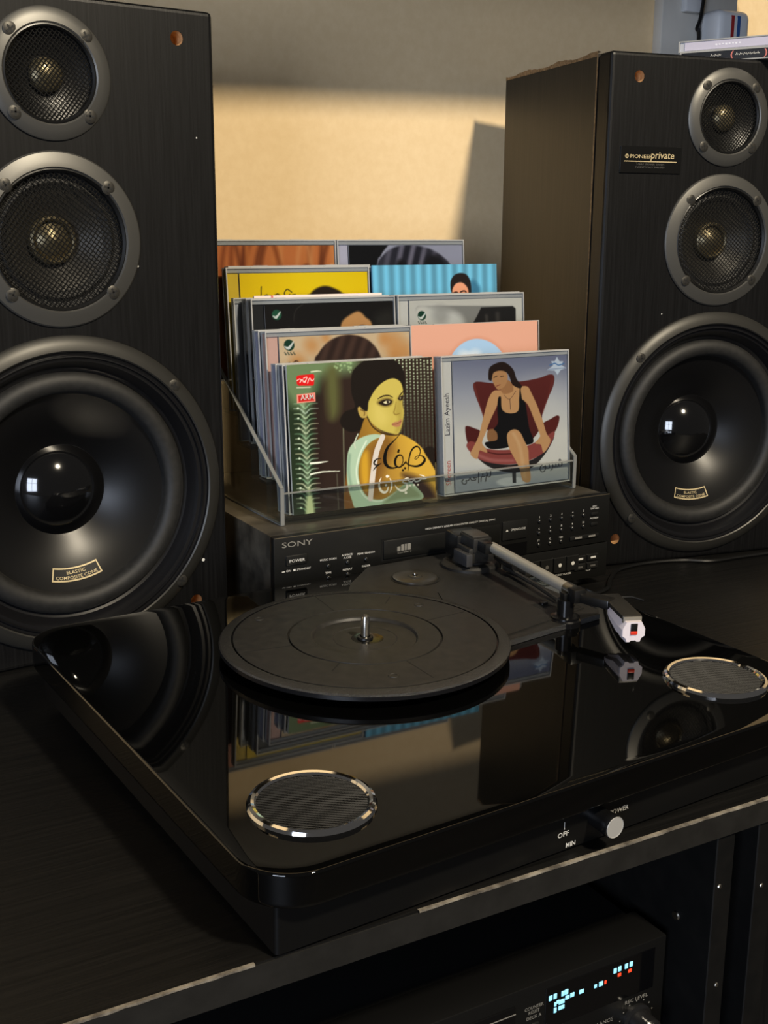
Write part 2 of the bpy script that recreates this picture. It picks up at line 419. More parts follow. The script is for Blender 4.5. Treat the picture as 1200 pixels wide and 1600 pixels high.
    MB().lathe([(36, 6), (28, 11), (17.5, 18)], (0, 0, ZM), seg=64).build('cone', GREYCONE, m)
    MB().lathe([(17.6, 17.6), (17.2, 12.0), (15.4, 10.4), (14.2, 11.5), (13.8, 15), (10, 12), (5, 9.4), (0, 8.6)], (0, 0, ZM), seg=48).build('dust_cap', GOLDCAP, m)
    add_screws(m, 37.5, -3.8, ZM)
    # woofer
    w = MB().lathe([(122, 0), (122, -1.6), (120.8, -3.0), (115, -5.6), (111.2, -6.4), (110.2, -5.6)], (0, 0, ZW), seg=128).build('woofer_frame', WFRAME, sp)
    MB().lathe([(110.3, -5.6), (109.6, -3.6), (107.8, -3.2), (107.2, -4.2), (106.2, -4.4), (105.4, -2.2), (103, -1.6), (102.2, 0), (97.4, 8), (94.4, 9.4), (94, 12)], (0, 0, ZW), seg=128).build('gasket', EDGEBLACK, w)
    prof = [(94.4, 11)]+[(86.2+8.2*math.cos(a), 10-7.5*math.sin(a)) for a in [PI*k/12 for k in range(13)]]+[(77.4, 12.5)]
    MB().lathe(prof, (0, 0, ZW), seg=128).build('surround', RUBBER, w)
    yc = lambda r: 12.2+(78-r)/(78-35)*19.0-2.2*math.sin(PI*(78-r)/43)
    MB().lathe([(r, yc(r)) for r in [78-43*k/10 for k in range(11)]], (0, 0, ZW), seg=128).build('cone', CONE, w)
    RS = 47.2
    prof = [(36.4, yc(35)+.3), (36.2, yc(35)-.4)]+[(RS*math.sin(a), yc(35)-.6+RS*math.cos(math.radians(49))-RS*math.cos(a)) for a in [math.radians(49)*(1-k/14) for k in range(15)]]
    MB().lathe(prof, (0, 0, ZW), seg=96).build('dust_cap', CAP, w)
    # gold framed badge printed on the cone
    b = MB(); a0, a1 = label_angle-0.29, label_angle+0.29
    yl = lambda r: yc(r)-0.35
    yl2 = lambda r: yc(r)-0.6
    cone_label(b, 60.8, 70.2, a0, a1, yl, 1)
    cone_label(b, 60.3, 61.4, a0, a1, yl2, 0); cone_label(b, 69.5, 70.7, a0, a1, yl2, 0)
    cone_label(b, 60.3, 70.7, a0-.008, a0+.008, yl2, 0, 1); cone_label(b, 60.3, 70.7, a1-.008, a1+.008, yl2, 0, 1)
    def warp_at(rr):
        def f(a, zz):
            r = rr-zz; th = label_angle+a/rr; return (r*math.cos(th), yc(r)-.6, r*math.sin(th))
        return f
    text(b, 'ELASTIC', 2.5, 0, 0, 0, 'CENTER', 1.25, 0.02, warp=warp_at(65.0))
    text(b, 'COMPOSITE CONE', 2.5, 0, 0, 0, 'CENTER', 1.18, 0.02, warp=warp_at(68.9))
    b.build('cone_badge', [GOLDPRINT, BLACK], w, loc=(0, 0, ZW), label='gold framed badge reading ELASTIC COMPOSITE CONE')
    for sx, sz in ((-1, -1), (-1, 1), (1, -1), (1, 1)):
        o = link('screw', SCR, w, (sx*83.2, -5.2, ZW+sz*79.3), (0, random.random()*3, 0))
    for cx_, cz_, r_ in (((106, 62, 1.4), (60, 300, .7), (112, 395, .6)) if not plate else ((-60, 250, .6),)):
        MB().lathe([(r_, -.06), (0, -.1)], (cx_, 0, cz_), seg=8).build('paint_chip', WHITEPRINT, sp)
    if plate:
        pb = MB().bevbox(-115, -49.5, -1.2, 0.3, HT-106, HT-82, 0.3, 1).build('brand_plate', mat('plate_black', (6, 6, 6), 0.3), sp)
        b = MB(); zz = HT-92.6
        text(b, 'PIONEER', 3.3, -105.2, zz, -1.35, 'LEFT', 1.32, 0.02)
        text(b, 'private', 6.6, -83.2, zz, -1.35, 'LEFT', 1.0, 0.06, shear=0.12)
        b.box(-111, -54.6, -1.35, -1.2, zz-3.3, zz-2.5)
        b.lathe([(1.9, -1.36), (1.35, -1.36)], (-108.4, 0, zz+1.6), seg=20); b.box(-108.7, -108.1, -1.36, -1.3, zz+.2, zz+3)
        b.build('lettering', GOLDPRINT, pb)
        b = MB()
        text(b, '3-WAY  SPEAKER  SYSTEM', 1.5, -83, zz-6.2, -1.35, 'CENTER', 1.25); text(b, 'MAGNETICALLY SHIELDED', 1.5, -83, zz-8.6, -1.35, 'CENTER', 1.25)
        b.build('small_print', DIMPRINT, pb)
    return sp
bx, by = -218.9, 4.9; a = math.radians(5.5)
loudspeaker('large black loudspeaker standing at the left, behind the glossy record player', (bx+42.5*math.cos(a), by+42.5*math.sin(a), Z_DESK), a, math.radians(-87), False)
loudspeaker('black loudspeaker with a gold-lettered plate and chipped edges, right of the CDs', (455.7, -10.9, Z_DESK), math.radians(-9.6), math.radians(-92), True)

# ------------------------------------------------------------------ CD player
PX, PZ = 138.8, 95.0        # world x / z offsets of the features measured on the front
cdp = thing('cd_player', 'black CD player with rows of small buttons, carrying the CD rack', 'cd player', (PX, -39, Z_DESK))
def fx(x): return x-PX
def fz(z): return z+PZ
x0, x1 = fx(-33.4), fx(311); ztop = fz(-6.0)
body = MB().bevbox(x0+2, x1-2, 6, 262, 9, ztop-0.8, 1.2, 2).build('case', PLAYERTOP, cdp)
face = MB().bevbox(x0, x1, 0, 8, fz(-52.5), ztop, 0.9, 2).build('faceplate', PLAYERFACE, cdp)
MB().bevbox(x0, x1, 0.4, 8, fz(-86), fz(-53.2), 0.7, 2).build('lower_panel', PLAYERFACE, cdp)
MB().box(x0+0.8, x1-0.8, 0.02, 0.5, ztop-1.0, ztop-0.35).build('painted_top_glint', mat('edge_glint', (150, 136, 112), 0.3, metal=0.8), face)  # lighter strip paints the glint along the faceplate's top edge
for sx in (x0+24, x1-24):
    for sy in (22, 240): MB().lathe([(0, 0), (11, 0), (12, 2), (12, 9), (0, 9)], (sx, sy, 0), axis='z', seg=24).build('foot', BLACK, cdp)
tray = MB().bevbox(fx(66.5), fx(185.6), -1.4, 2, fz(-37.2), fz(-20.4), 1.0, 2).build('disc_tray', PLAYERFACE, cdp)
MB().box(fx(64.6), fx(187), -0.25, 0.2, fz(-38.8), fz(-19.2)).build('tray_slot', BLACKMATT, cdp)
MB().box(fx(64), fx(216), -0.3, 0.2, fz(-52.4), fz(-40.5)).build('display_window', DARKGLASS, cdp)
oc = MB().bevbox(fx(187.8), fx(215.2), -1.6, 2, fz(-36.2), fz(-18.8), 0.6, 2).build('open_close_button', BTN, cdp)
b = MB(); text(b, 'OPEN/CLOSE', 2.0, fx(196.5), fz(-28.0), -1.75, 'LEFT', 1.0); b.add([(fx(191), -1.75, fz(-28)), (fx(194), -1.75, fz(-28)), (fx(192.5), -1.75, fz(-26))], [(0, 1, 2)])
b.build('lettering', WHITEPRINT, oc)
# disc logo on the tray: the words under a ruled box
b = MB()
for k, (a, c) in enumerate(((0, 3.0), (3.8, 6.6), (7.4, 9.2), (9.9, 13.2))):
    b.box(fx(79.6)+a, fx(79.6)+c, -1.52, -1.4, fz(-31.2), fz(-25.8) if k else fz(-27.2))
text(b, 'COMPACT', 1.3, fx(79.8), fz(-33.4), -1.52, 'LEFT', 1.6)
b.build('disc_logo', GREYPRINT, tray)
pw = MB().bevbox(fx(-23.2), fx(-4.4), -1.6, 1, fz(-29.8), fz(-22.0), 0.5, 2).build('power_button', BTN, cdp)
b = MB(); text(b, 'POWER', 2.4, fx(-13.8), fz(-27.4), -1.72, 'CENTER', 1.2, 0.02); b.build('lettering', WHITEPRINT, pw)
MB().bevbox(fx(-23.2), fx(-4.4), -0.4, 1, fz(-56), fz(-48.0), 0.5, 2).build('phones_flap', BLACKMATT, cdp)
b = MB()
# maker's name in wide slab letters
Lx, Lz, Lh = fx(-26.6), fz(-14.9), 4.6
text(b, 'SONY', Lh, Lx, Lz, -0.14, 'LEFT', 1.62, 0.03)
b.build('maker_name', GREYPRINT, cdp)
b = MB()
text(b, '\u25ac ON  \u25a0 STANDBY', 1.7, fx(-13.8), fz(-35.4), -0.14, 'CENTER', 1.2, 0.01)
for x, z, t in ((15, -30.6, 'MUSIC SCAN'), (32.8, -29.0, 'A.SPACE/'), (32.8, -31.4, 'A.CUE'), (50.3, -29.8, 'PEAK SEARCH'), (15, -42.0, 'TIME'), (32.8, -41.6, 'REPEAT'), (50.3, -41.0, 'FADER'), (15, -49.4, 'MUSIC SCAN'), (50.3, -48.4, 'TIME EDIT')):
    text(b, t, 1.7, fx(x), fz(z), -0.14, 'CENTER', 1.12, 0.01)
text(b, 'HIGH DENSITY LINEAR CONVERTER DIRECT DIGITAL SYNC', 1.6, fx(108), fz(-16.4), -0.14, 'LEFT', 1.22)
for r in range(3):
    for k in range(5):
        if r == 2 and k > 2: continue
        n = r*5+k+1
        text(b, str(n) if n < 13 else '>20', 1.9, fx(229.2+12.7*k), fz(-20.2-11.0*r), -0.14, 'CENTER')
text(b, 'EDIT/', 1.5, fx(292.8), fz(-17.2), -0.14, 'CENTER'); text(b, 'TIME FADE', 1.5, fx(292.8), fz(-19.2), -0.14, 'CENTER')
text(b, 'PROGRAM', 1.5, fx(292.8), fz(-28.4), -0.14, 'CENTER')
text(b, 'COMPACT DISC PLAYER', 1.7, fx(239), fz(-78.6), 0.26, 'LEFT', 1.15); text(b, 'CDP', 1.7, fx(286), fz(-78.6), 0.26, 'LEFT', 1.3)
b.build('lettering', WHITEPRINT, cdp)
btn = MB().lathe([(1.7, 0.2), (1.7, -1.2), (1.2, -1.6), (0, -1.7)], seg=14).build('round_button', BTN); BM_ = btn.data; bpy.data.objects.remove(btn)
for r in range(3):
    for k in range(5):
        if r == 2 and k > 2: continue
        link('round_button', BM_, cdp, (fx(229.2+12.7*k), 0, fz(-23.4-11.0*r)))
for x, z in ((15, -35.4), (32.8, -34.6), (50.3, -34.4), (15, -45.5), (32.8, -45), (50.3, -44.6)):
    link('round_button', BM_, cdp, (fx(x), 0, fz(z)))
for z in (-23.4, -33.2): MB().bevbox(fx(288.6), fx(297.0), -1.3, .5, fz(z)-1.6, fz(z)+1.6, 0.7, 2).build('oval_button', BTN, cdp)
sk = MB().bevbox(fx(264.6), fx(298.4), -1.5, .5, fz(-46.2), fz(-42.2), 0.7, 2).build('skip_bar', BTN, cdp)
b = MB()
for x in (270, 286): b.box(fx(x), fx(x+8), -1.65, -1.5, fz(-45.1), fz(-43.4))
b.build('lettering', GREYPRINT, sk)
for x in (217, 232, 247, 262):
    k = MB().bevbox(fx(x), fx(x+14), -1.4, 1, fz(-75), fz(-60.5), 0.5, 1).build('transport_key', BTN, cdp)
    MB().lathe([(0, -1.55), (1.9, -1.5)], (fx(x+7), 0, fz(-68)), seg=14).build('symbol', WHITEPRINT if x > 240 else DIMPRINT, k)
for x in (278, 293):
    for z in (-65.4, -73.4):
        k = MB().bevbox(fx(x-6.4), fx(x+6.4), -1.2, 1, fz(z)-3.2, fz(z)+3.2, 0.6, 1).build('small_key', BTN, cdp)
        MB().box(fx(x-3.0), fx(x+3.0), -1.36, -1.2, fz(z)-.8, fz(z)+.9).build('symbol', WHITEPRINT if z > -70 else DIMPRINT, k)

# ------------------------------------------------------------------ CD rack (clear stepped stand)
RX0, RX1 = -11.0, 297.0
rack = thing('cd_rack', 'clear acrylic stepped CD stand on top of the black player', 'cd rack', (143, 0, -6.0))
rx = lambda x: x-143
NT = 5
for sx in (RX0, RX1-3):
    poly = [(-4, 0), (172, 0), (172, 144), (150, 132), (-4, 31)]
    sd = MB().prism(poly, rx(sx), rx(sx+3), 'yz').build('side_panel', ACRYL, rack)
    b = MB()
    for (ya, za), (yb, zb) in ((poly[3], poly[4]), (poly[4], poly[0]), (poly[0], poly[1])):
        d = Vector((0, yb-ya, zb-za)).normalized(); n = Vector((0, -d.z, d.y))*0.55
        A = Vector((0, ya, za)); B_ = Vector((0, yb, zb))
        vs = []
        for q in (A, B_):
            for o in (-n, n):
                vs += [(rx(sx-.15), q.y+o.y, q.z+o.z), (rx(sx+3.15), q.y+o.y, q.z+o.z)]
        b.add(vs, [(0, 1, 3, 2), (4, 5, 7, 6), (0, 1, 5, 4), (2, 3, 7, 6), (0, 2, 6, 4), (1, 3, 7, 5)])
    b.build('polished_edge', ACRYLEDGE, sd)
for k in range(NT):
    y = 32*k-1.0; z = 25*k+2.5
    MB().box(rx(RX0+3), rx(RX1-3), y, y+32.0, z, z+2.4).build('tread', ACRYL, rack)
    h = 26 if k == 0 else 25
    ri = MB().box(rx(RX0+3), rx(RX1-3), y-(1.2 if k else 2.6), y, (z-25+2.4) if k else 0, z+(24 if k == 0 else 6)).build('riser', ACRYL, rack)
    MB().box(rx(RX0+3), rx(RX1-3), y-(1.35 if k else 2.75), y+.15, z+(23.4 if k == 0 else 5.4), z+(24.4 if k == 0 else 6.4)).build('polished_edge', ACRYLEDGE, ri)

# ------------------------------------------------------------------ printed covers
def crom(pts, n=6, closed=True):
    P = [np.array(q, float) for q in pts]; out = []; m = len(P)
    for i in range(m if closed else m-1):
        p0, p1, p2, p3 = (P[(i-1) % m], P[i], P[(i+1) % m], P[(i+2) % m]) if closed else (P[max(i-1, 0)], P[i], P[i+1], P[min(i+2, m-1)])
        for k in range(n):
            t = k/n; out.append(0.5*((2*p1)+(-p0+p2)*t+(2*p0-5*p1+4*p2-p3)*t*t+(-p0+3*p1-3*p2+p3)*t**3))
    if not closed: out.append(P[-1])
    return np.array(out)
class Art:
    """a flat printed sheet; drawing coordinates are mapped by the sheet's four corners TL, TR, BL, BR"""
    def __init__(s, w, h, corners, bg, res=2.0):
        s.W, s.H = int(w*res)+1, int(h*res)+1
        u, v = np.meshgrid(np.linspace(0, 1, s.W), np.linspace(0, 1, s.H))
        TL, TR, BL, BR = [np.array(c, float) for c in corners]
        P = (1-v)[..., None]*((1-u)[..., None]*TL+u[..., None]*TR)+v[..., None]*((1-u)[..., None]*BL+u[..., None]*BR)
        s.X, s.Y = P[..., 0], P[..., 1]; s.u, s.v = u, v
        s.px = np.linalg.norm(TR-TL)/s.W
        s.A = np.ones((s.H, s.W, 3))*np.array(bg, float)
    def blend(s, al, col):
        c = np.array(col, float)
        if callable(getattr(col, '__call__', None)): c = col(s.X, s.Y)
        s.A = s.A*(1-al[..., None])+c*al[..., None]
    def _seg(s, pts, closed, X, Y):
        a = pts; b = np.roll(pts, -1, 0) if closed else pts[1:]
        if not closed: a = pts[:-1]
        D = np.full(X.shape, 1e9); ins = np.zeros(X.shape, bool); T = np.zeros(X.shape)
        for i in range(len(a)):
            ax, ay = a[i]; bx_, by_ = b[i]; dx, dy = bx_-ax, by_-ay; l2 = dx*dx+dy*dy+1e-9
            t = np.clip(((X-ax)*dx+(Y-ay)*dy)/l2, 0, 1)
            d = np.hypot(X-ax-t*dx, Y-ay-t*dy)
            m = d < D; D = np.where(m, d, D); T = np.where(m, i+t, T)
            if closed and ay != by_:
                c = ((ay > Y) != (by_ > Y)) & (X < (bx_-ax)*(Y-ay)/(by_-ay)+ax); ins ^= c
        return D, ins, T
    def _win(s, pts, pad):
        m = (s.X > pts[:, 0].min()-pad) & (s.X < pts[:, 0].max()+pad) & (s.Y > pts[:, 1].min()-pad) & (s.Y < pts[:, 1].max()+pad)
        if not m.any(): return None
        r = np.where(m.any(1))[0]; c = np.where(m.any(0))[0]
        return slice(r[0], r[-1]+1), slice(c[0], c[-1]+1)
    def poly(s, pts, col, soft=None, smooth=True, op=1.0):
        pts = crom(pts) if smooth else np.array(pts, float)
        soft = soft or s.px
        w = s._win(pts, soft*1.5)
        if w is None: return s
        X, Y = s.X[w], s.Y[w]
        D, ins, _ = s._seg(pts, True, X, Y)
        al = np.clip(0.5+np.where(ins, D, -D)/soft, 0, 1)*op
        c = col(X, Y) if callable(col) else np.array(col, float)
        s.A[w] = s.A[w]*(1-al[..., None])+c*al[..., None]
        return s
    def stroke(s, pts, wd, col, soft=None, op=1.0, smooth=True):
        n = 6; m = len(pts)
        wd = list(wd) if isinstance(wd, (list, tuple)) else [wd]*m
        P = crom(pts, n, False) if smooth else np.array(pts, float)
        ww = np.interp(np.arange(len(P))/(n if smooth else 1), np.arange(m), wd)
        soft = soft or s.px
        w = s._win(P, max(wd)+soft*2)
        if w is None: return s
        X, Y = s.X[w], s.Y[w]
        D, _, T = s._seg(P, False, X, Y)
        al = np.clip(0.5+(np.interp(T, np.arange(len(P)), ww)/2-D)/soft, 0, 1)*op
        s.A[w] = s.A[w]*(1-al[..., None])+np.array(col, float)*al[..., None]
        return s
    def dot(s, x, y, r, col, soft=None, op=1.0, sy=1.0):
        al = np.clip(0.5+(r-np.hypot(s.X-x, (s.Y-y)/sy))/(soft or s.px), 0, 1)*op
        s.A = s.A*(1-al[..., None])+np.array(col, float)*al[..., None]
        return s
    def mesh(s, name, x0, x1, z0, z1, y, parent, m):
        xs = np.linspace(x0, x1, s.W)*S; zs = np.linspace(z1, z0, s.H)*S
        X, Z = np.meshgrid(xs, zs)
        co = np.stack([X, np.full_like(X, y*S), Z], -1).reshape(-1, 3)
        i = np.arange(s.H*s.W).reshape(s.H, s.W)
        q = np.stack([i[1:, :-1], i[1:, 1:], i[:-1, 1:], i[:-1, :-1]], -1).reshape(-1, 4)
        me = bpy.data.meshes.new(name)
        me.vertices.add(len(co)); me.vertices.foreach_set('co', co.ravel().astype(np.float32))
        me.loops.add(q.size); me.loops.foreach_set('vertex_index', q.ravel().astype(np.int32))
        me.polygons.add(len(q)); me.polygons.foreach_set('loop_start', np.arange(0, q.size, 4, dtype=np.int32))
        me.update(calc_edges=True); me.validate()
        c = np.clip(s.A, 0, 255)/255.0
        c = np.where(c <= 0.04045, c/12.92, ((c+0.055)/1.055)**2.4)
        c = np.concatenate([c.reshape(-1, 3), np.ones((s.H*s.W, 1))], 1)
        at = me.color_attributes.new('print', 'FLOAT_COLOR', 'POINT'); at.data.foreach_set('color', c.ravel().astype(np.float32))
        me.materials.append(m)
        return link(name, me, parent)
GLOSSPRINT = print_mat('glossy_print', 0.28, 0.15)
MATTPRINT = print_mat('matt_print', 0.45)
rng = np.random.RandomState(3)

def green_logo(A, x, y, r):
    A.dot(x, y, r, (22, 62, 44)); A.stroke([(x-r*.85, y+r*.25), (x-r*.1, y+r*.5), (x+r*.85, y-r*.6)], [r*.15, r*.55, r*.2], (226, 228, 220))
    for k in range(4): A.stroke([(x-r*.9+k*r*.55, y+r*1.25), (x-r*.9+k*r*.55+r*.2, y+r*1.65), (x-r*.6+k*r*.55, y+r*1.6)], r*.18, (60, 74, 60))

def art_portrait():
    A = Art(140, 125, ((90, 98), (1135, 40), (135, 1180), (1145, 1050)), (44, 32, 27), 2.2)
    A.poly([(60, 60), (320, 60), (320, 1250), (60, 1250)], (34, 46, 30), 30, False)
    A.poly([(60, 60), (560, 40), (540, 150), (330, 190), (250, 380), (110, 360)], (98, 120, 84), 90)
    A.poly([(360, 150), (440, 130), (450, 420), (380, 470)], (84, 86, 50), 70)
    A.stroke([(300, 330), (305, 700), (312, 1150)], 60, (40, 28, 24), 40)
    for k in range(22):
        y = 380+36*k; x = 215+0.9*k
        lt = (190+rng.randint(40), 222+rng.randint(20), 186+rng.randint(30)) if k % 3 else (140, 190, 150)
        A.stroke([(x-70-10*rng.rand(), y-8), (x-34, y-6), (x, y+24), (x+32, y-6), (x+70+20*rng.rand(), y-12)], [3, 8, 10, 7, 2], lt, 9, 0.7)
        if k % 2: A.dot(x-50, y-12, 7, (214, 232, 206), 8)
    A.stroke([(200, 360), (215, 600), (240, 1180)], 26, (186, 214, 176), 30, 0.45)
    A.stroke([(250, 800), (300, 796), (372, 786)], [14, 14, 2], (230, 236, 220)); A.stroke([(250, 880), (330, 862), (450, 858)], [12, 9, 3], (226, 232, 214))
    A.stroke([(258, 145), (300, 140), (330, 142)], [10, 8, 2], (206, 214, 186)); A.poly([(240, 980), (275, 1170), (215, 1175)], (196, 210, 160), 24)
    for k in range(11):
        x = 858+27*k
        A.stroke([(x, 30), (x+4, 400), (x+8, 760)], 13, (58, 56, 44), 8, .8)
        for j in range(34):
            y = 60+22*j; f = max(0.12, 1-j/24)
            A.dot(x+y*.01, y+rng.rand()*8, 5.5, (176*f+40, 196*f+40, 166*f+36), 6, 0.85)
    for k in range(26): A.dot(420+rng.rand()*130, 70+rng.rand()*90, 4+5*rng.rand(), (150, 178, 130), 8, .7)
    A.stroke([(478, 540), (480, 900), (482, 1140)], 7, (150, 160, 130), 8, .7); A.stroke([(430, 880), (440, 1150)], 5, (120, 130, 110), 8, .6)
    hair = (26, 21, 18)
    A.poly([(556, 130), (640, 66), (760, 50), (860, 70), (920, 140), (925, 240), (900, 330), (700, 520), (640, 520), (600, 560), (530, 575), (475, 545), (455, 490), (490, 430), (560, 396), (538, 300), (536, 200)], hair, 9)
    skin = (188, 172, 84)
    gold = lambda X, Y: np.stack([150+50*np.clip((X-700)/300, -0.6, 1)-0.03*(Y-800), 112+48*np.clip((X-700)/300, -.6, 1)-0.03*(Y-800), 44+16*np.clip((X-700)/300, -.6, 1)+0*Y], -1)
    A.poly([(640, 470), (720, 550), (800, 592), (880, 588), (960, 622), (1040, 682), (1100, 770), (1150, 860), (1160, 1060), (1000, 1090), (560, 1140), (480, 1110), (500, 850), (540, 720), (570, 640), (600, 560)], gold, 8)
    A.poly([(900, 880), (1010, 900), (1100, 960), (1150, 1060), (1000, 1060), (960, 960)], (52, 34, 30), 60)
    A.poly([(700, 640), (800, 600), (840, 700), (760, 860), (720, 1000), (640, 1010), (640, 800)], (116, 78, 34), 70, True, .8)
    A.poly([(600, 760), (650, 720), (660, 900), (640, 1000), (600, 930)], (206, 160, 44), 40, True, .85)
    A.poly([(1060, 700), (1140, 690), (1160, 860), (1110, 790)], (30, 24, 20), 10)
    # face, turned over the shoulder
    A.poly([(640, 400), (672, 330), (716, 262), (776, 212), (840, 192), (890, 214), (910, 262), (912, 320), (906, 372), (916, 430), (906, 500), (890, 556), (868, 588), (810, 582), (744, 560), (690, 520), (654, 470)], skin, 8)
    A.poly([(870, 330), (900, 320), (910, 420), (905, 480), (890, 560), (850, 575), (870, 480), (850, 430)], (158, 140, 62), 30, True, .7)
    A.poly([(700, 380), (760, 400), (800, 470), (760, 530), (700, 490)], (206, 190, 104), 60, True, .6)
    A.stroke([(652, 478), (690, 540), (760, 585), (850, 598), (888, 585)], [6, 9, 9, 6, 3], (36, 26, 18), 8)
    A.poly([(582, 400), (612, 396), (648, 426), (644, 468), (610, 474), (588, 446)], (176, 150, 76), 8); A.stroke([(600, 415), (628, 430), (626, 456)], 7, (110, 84, 40), 6)
    A.poly([(660, 352), (700, 258), (770, 196), (850, 178), (905, 210), (900, 120), (780, 70), (640, 120), (590, 300), (600, 396), (648, 424)], hair, 9)
    A.stroke([(726, 338), (764, 318), (806, 314), (836, 328)], [5, 10, 10, 4], (40, 28, 18)); A.stroke([(884, 318), (902, 296), (914, 284)], [8, 8, 4], (40, 28, 18))
    A.poly([(722, 366), (764, 338), (810, 334), (834, 354), (816, 382), (770, 390)], (70, 54, 28), 26, True, .8); A.poly([(732, 368), (770, 345), (806, 341), (830, 355), (814, 378), (772, 386)], (34, 25, 18), 8); A.poly([(766, 362), (796, 350), (816, 358), (800, 370), (780, 372)], (214, 208, 170), 5); A.dot(798, 360, 9, (30, 22, 18))
    A.poly([(872, 332), (894, 318), (912, 312), (910, 340), (888, 350)], (44, 32, 22), 8); A.dot(894, 332, 6, (200, 192, 150)); A.dot(898, 333, 5, (30, 22, 18))
    A.stroke([(860, 360), (852, 400), (842, 436), (858, 450), (886, 440)], [3, 5, 8, 8, 5], (134, 112, 48), 8)
    A.poly([(824, 520), (850, 502), (870, 500), (896, 482), (898, 504), (884, 532), (850, 538)], (170, 118, 84), 6); A.stroke([(828, 520), (862, 516), (896, 498)], 4, (110, 66, 44), 5)
    # white vest and strap
    vest = (166, 192, 166)
    A.poly([(500, 800), (512, 710), (548, 652), (620, 608), (700, 590), (766, 604), (700, 628), (640, 678), (598, 760), (580, 860), (594, 960), (640, 1040), (720, 1066), (810, 1040), (880, 976), (950, 936), (1010, 980), (1042, 1060), (800, 1110), (580, 1140), (530, 1060), (502, 940)], vest, 7)
    A.stroke([(640, 640), (590, 740), (566, 860), (588, 980), (640, 1056), (740, 1076), (850, 1010)], 10, (208, 224, 204), 8)
    A.stroke([(520, 740), (512, 860), (530, 980)], 16, (110, 140, 120), 20, .7); A.poly([(900, 960), (1000, 990), (1030, 1050), (880, 1070), (760, 1090)], (116, 128, 96), 40, True, .8)
    A.stroke([(580, 590), (556, 650), (560, 690)], 9, (190, 200, 180)); A.stroke([(758, 608), (712, 720), (684, 880), (664, 1060)], [36, 38, 38, 36], (206, 198, 190))
    # lettering drawn with a brush, black above white
    T = lambda p: [((x/10+130)*4.6154, (y/10+140)*4.6154) for x, y in p]
    k = .4615; ink = (14, 12, 10)
    def br(p, w, c): A.stroke(T(p), [q*k*2.3 for q in w], c)
    def dt(x, y, r, c): (q,) = T([(x, y)]); A.dot(q[0], q[1], r*k*1.15, c)
    br([(618, -122), (560, -60), (490, 10), (430, 70), (390, 150), (370, 250), (382, 340), (430, 395), (500, 410), (570, 396)], [3, 5, 9, 14, 20, 24, 24, 18, 11, 6], ink)
    br([(630, 372), (660, 300), (650, 228), (610, 204), (560, 232), (532, 300), (542, 368), (590, 398), (640, 376), (700, 316)], [5, 5, 8, 10, 13, 16, 14, 9, 9, 6], ink)
    br([(640, 376), (680, 342), (702, 312), (716, 330), (742, 356), (800, 374), (880, 380), (955, 352), (1008, 292), (1000, 244), (960, 216), (915, 212), (868, 232), (848, 258), (872, 268), (906, 240), (930, 190), (940, 140), (922, 90), (880, 70), (832, 92), (790, 150), (764, 230), (746, 330), (738, 450)], [8, 8, 9, 8, 8, 11, 14, 16, 17, 13, 8, 4, 4, 4, 4, 4, 5, 6, 10, 12, 11, 10, 9, 8, 4], ink)
    for q in ((593, 132), (585, 156), (655, 442), (690, 412)): dt(*q, 15, ink)
    br([(312, 260), (250, 268), (206, 310), (206, 348), (250, 364), (312, 336), (252, 372), (215, 410), (185, 450)], [3, 8, 11, 11, 8, 3, 11, 8, 2], ink)
    wh = (232, 228, 216)
    br([(310, 560), (285, 620), (277, 690), (300, 760), (350, 795), (400, 772), (420, 700)], [3, 9, 13, 17, 18, 12, 4], wh); br([(445, 570), (472, 640), (470, 720), (440, 800)], [3, 11, 11, 3], wh)
    for q in ((405, 540, 20), (430, 540, 8), (385, 680, 16), (765, 685, 13), (830, 676, 14), (895, 672, 13), (698, 800, 18)): dt(*q, wh)
    br([(520, 670), (560, 730), (620, 765), (690, 752), (722, 700), (704, 652), (650, 634), (690, 580), (738, 570), (748, 612), (790, 630), (830, 602), (862, 622), (912, 610), (952, 582), (1022, 572), (980, 532), (925, 516)], [3, 10, 15, 17, 17, 13, 7, 9, 7, 9, 11, 9, 11, 11, 9, 11, 8, 4], wh)
    # red stamps
    A.poly([(156, 180), (170, 170), (270, 160), (279, 170), (276, 235), (268, 243), (172, 243), (160, 232)], (206, 22, 24), 4, False)
    for p in ([(160, 208), (178, 196), (190, 206)], [(180, 222), (196, 200), (206, 218), (220, 205)], [(205, 190), (228, 184), (214, 222)], [(232, 225), (246, 190), (262, 210), (276, 196)]): A.stroke(p, 5, (236, 224, 216))
    A.stroke([(160, 257), (250, 254)], 8, (190, 190, 170), 6)
    A.poly([(158, 306), (284, 292), (286, 356), (160, 368)], (226, 140, 124), 4, False); A.poly([(168, 314), (276, 302), (278, 350), (170, 360)], (184, 40, 34), 3, False)
    return A
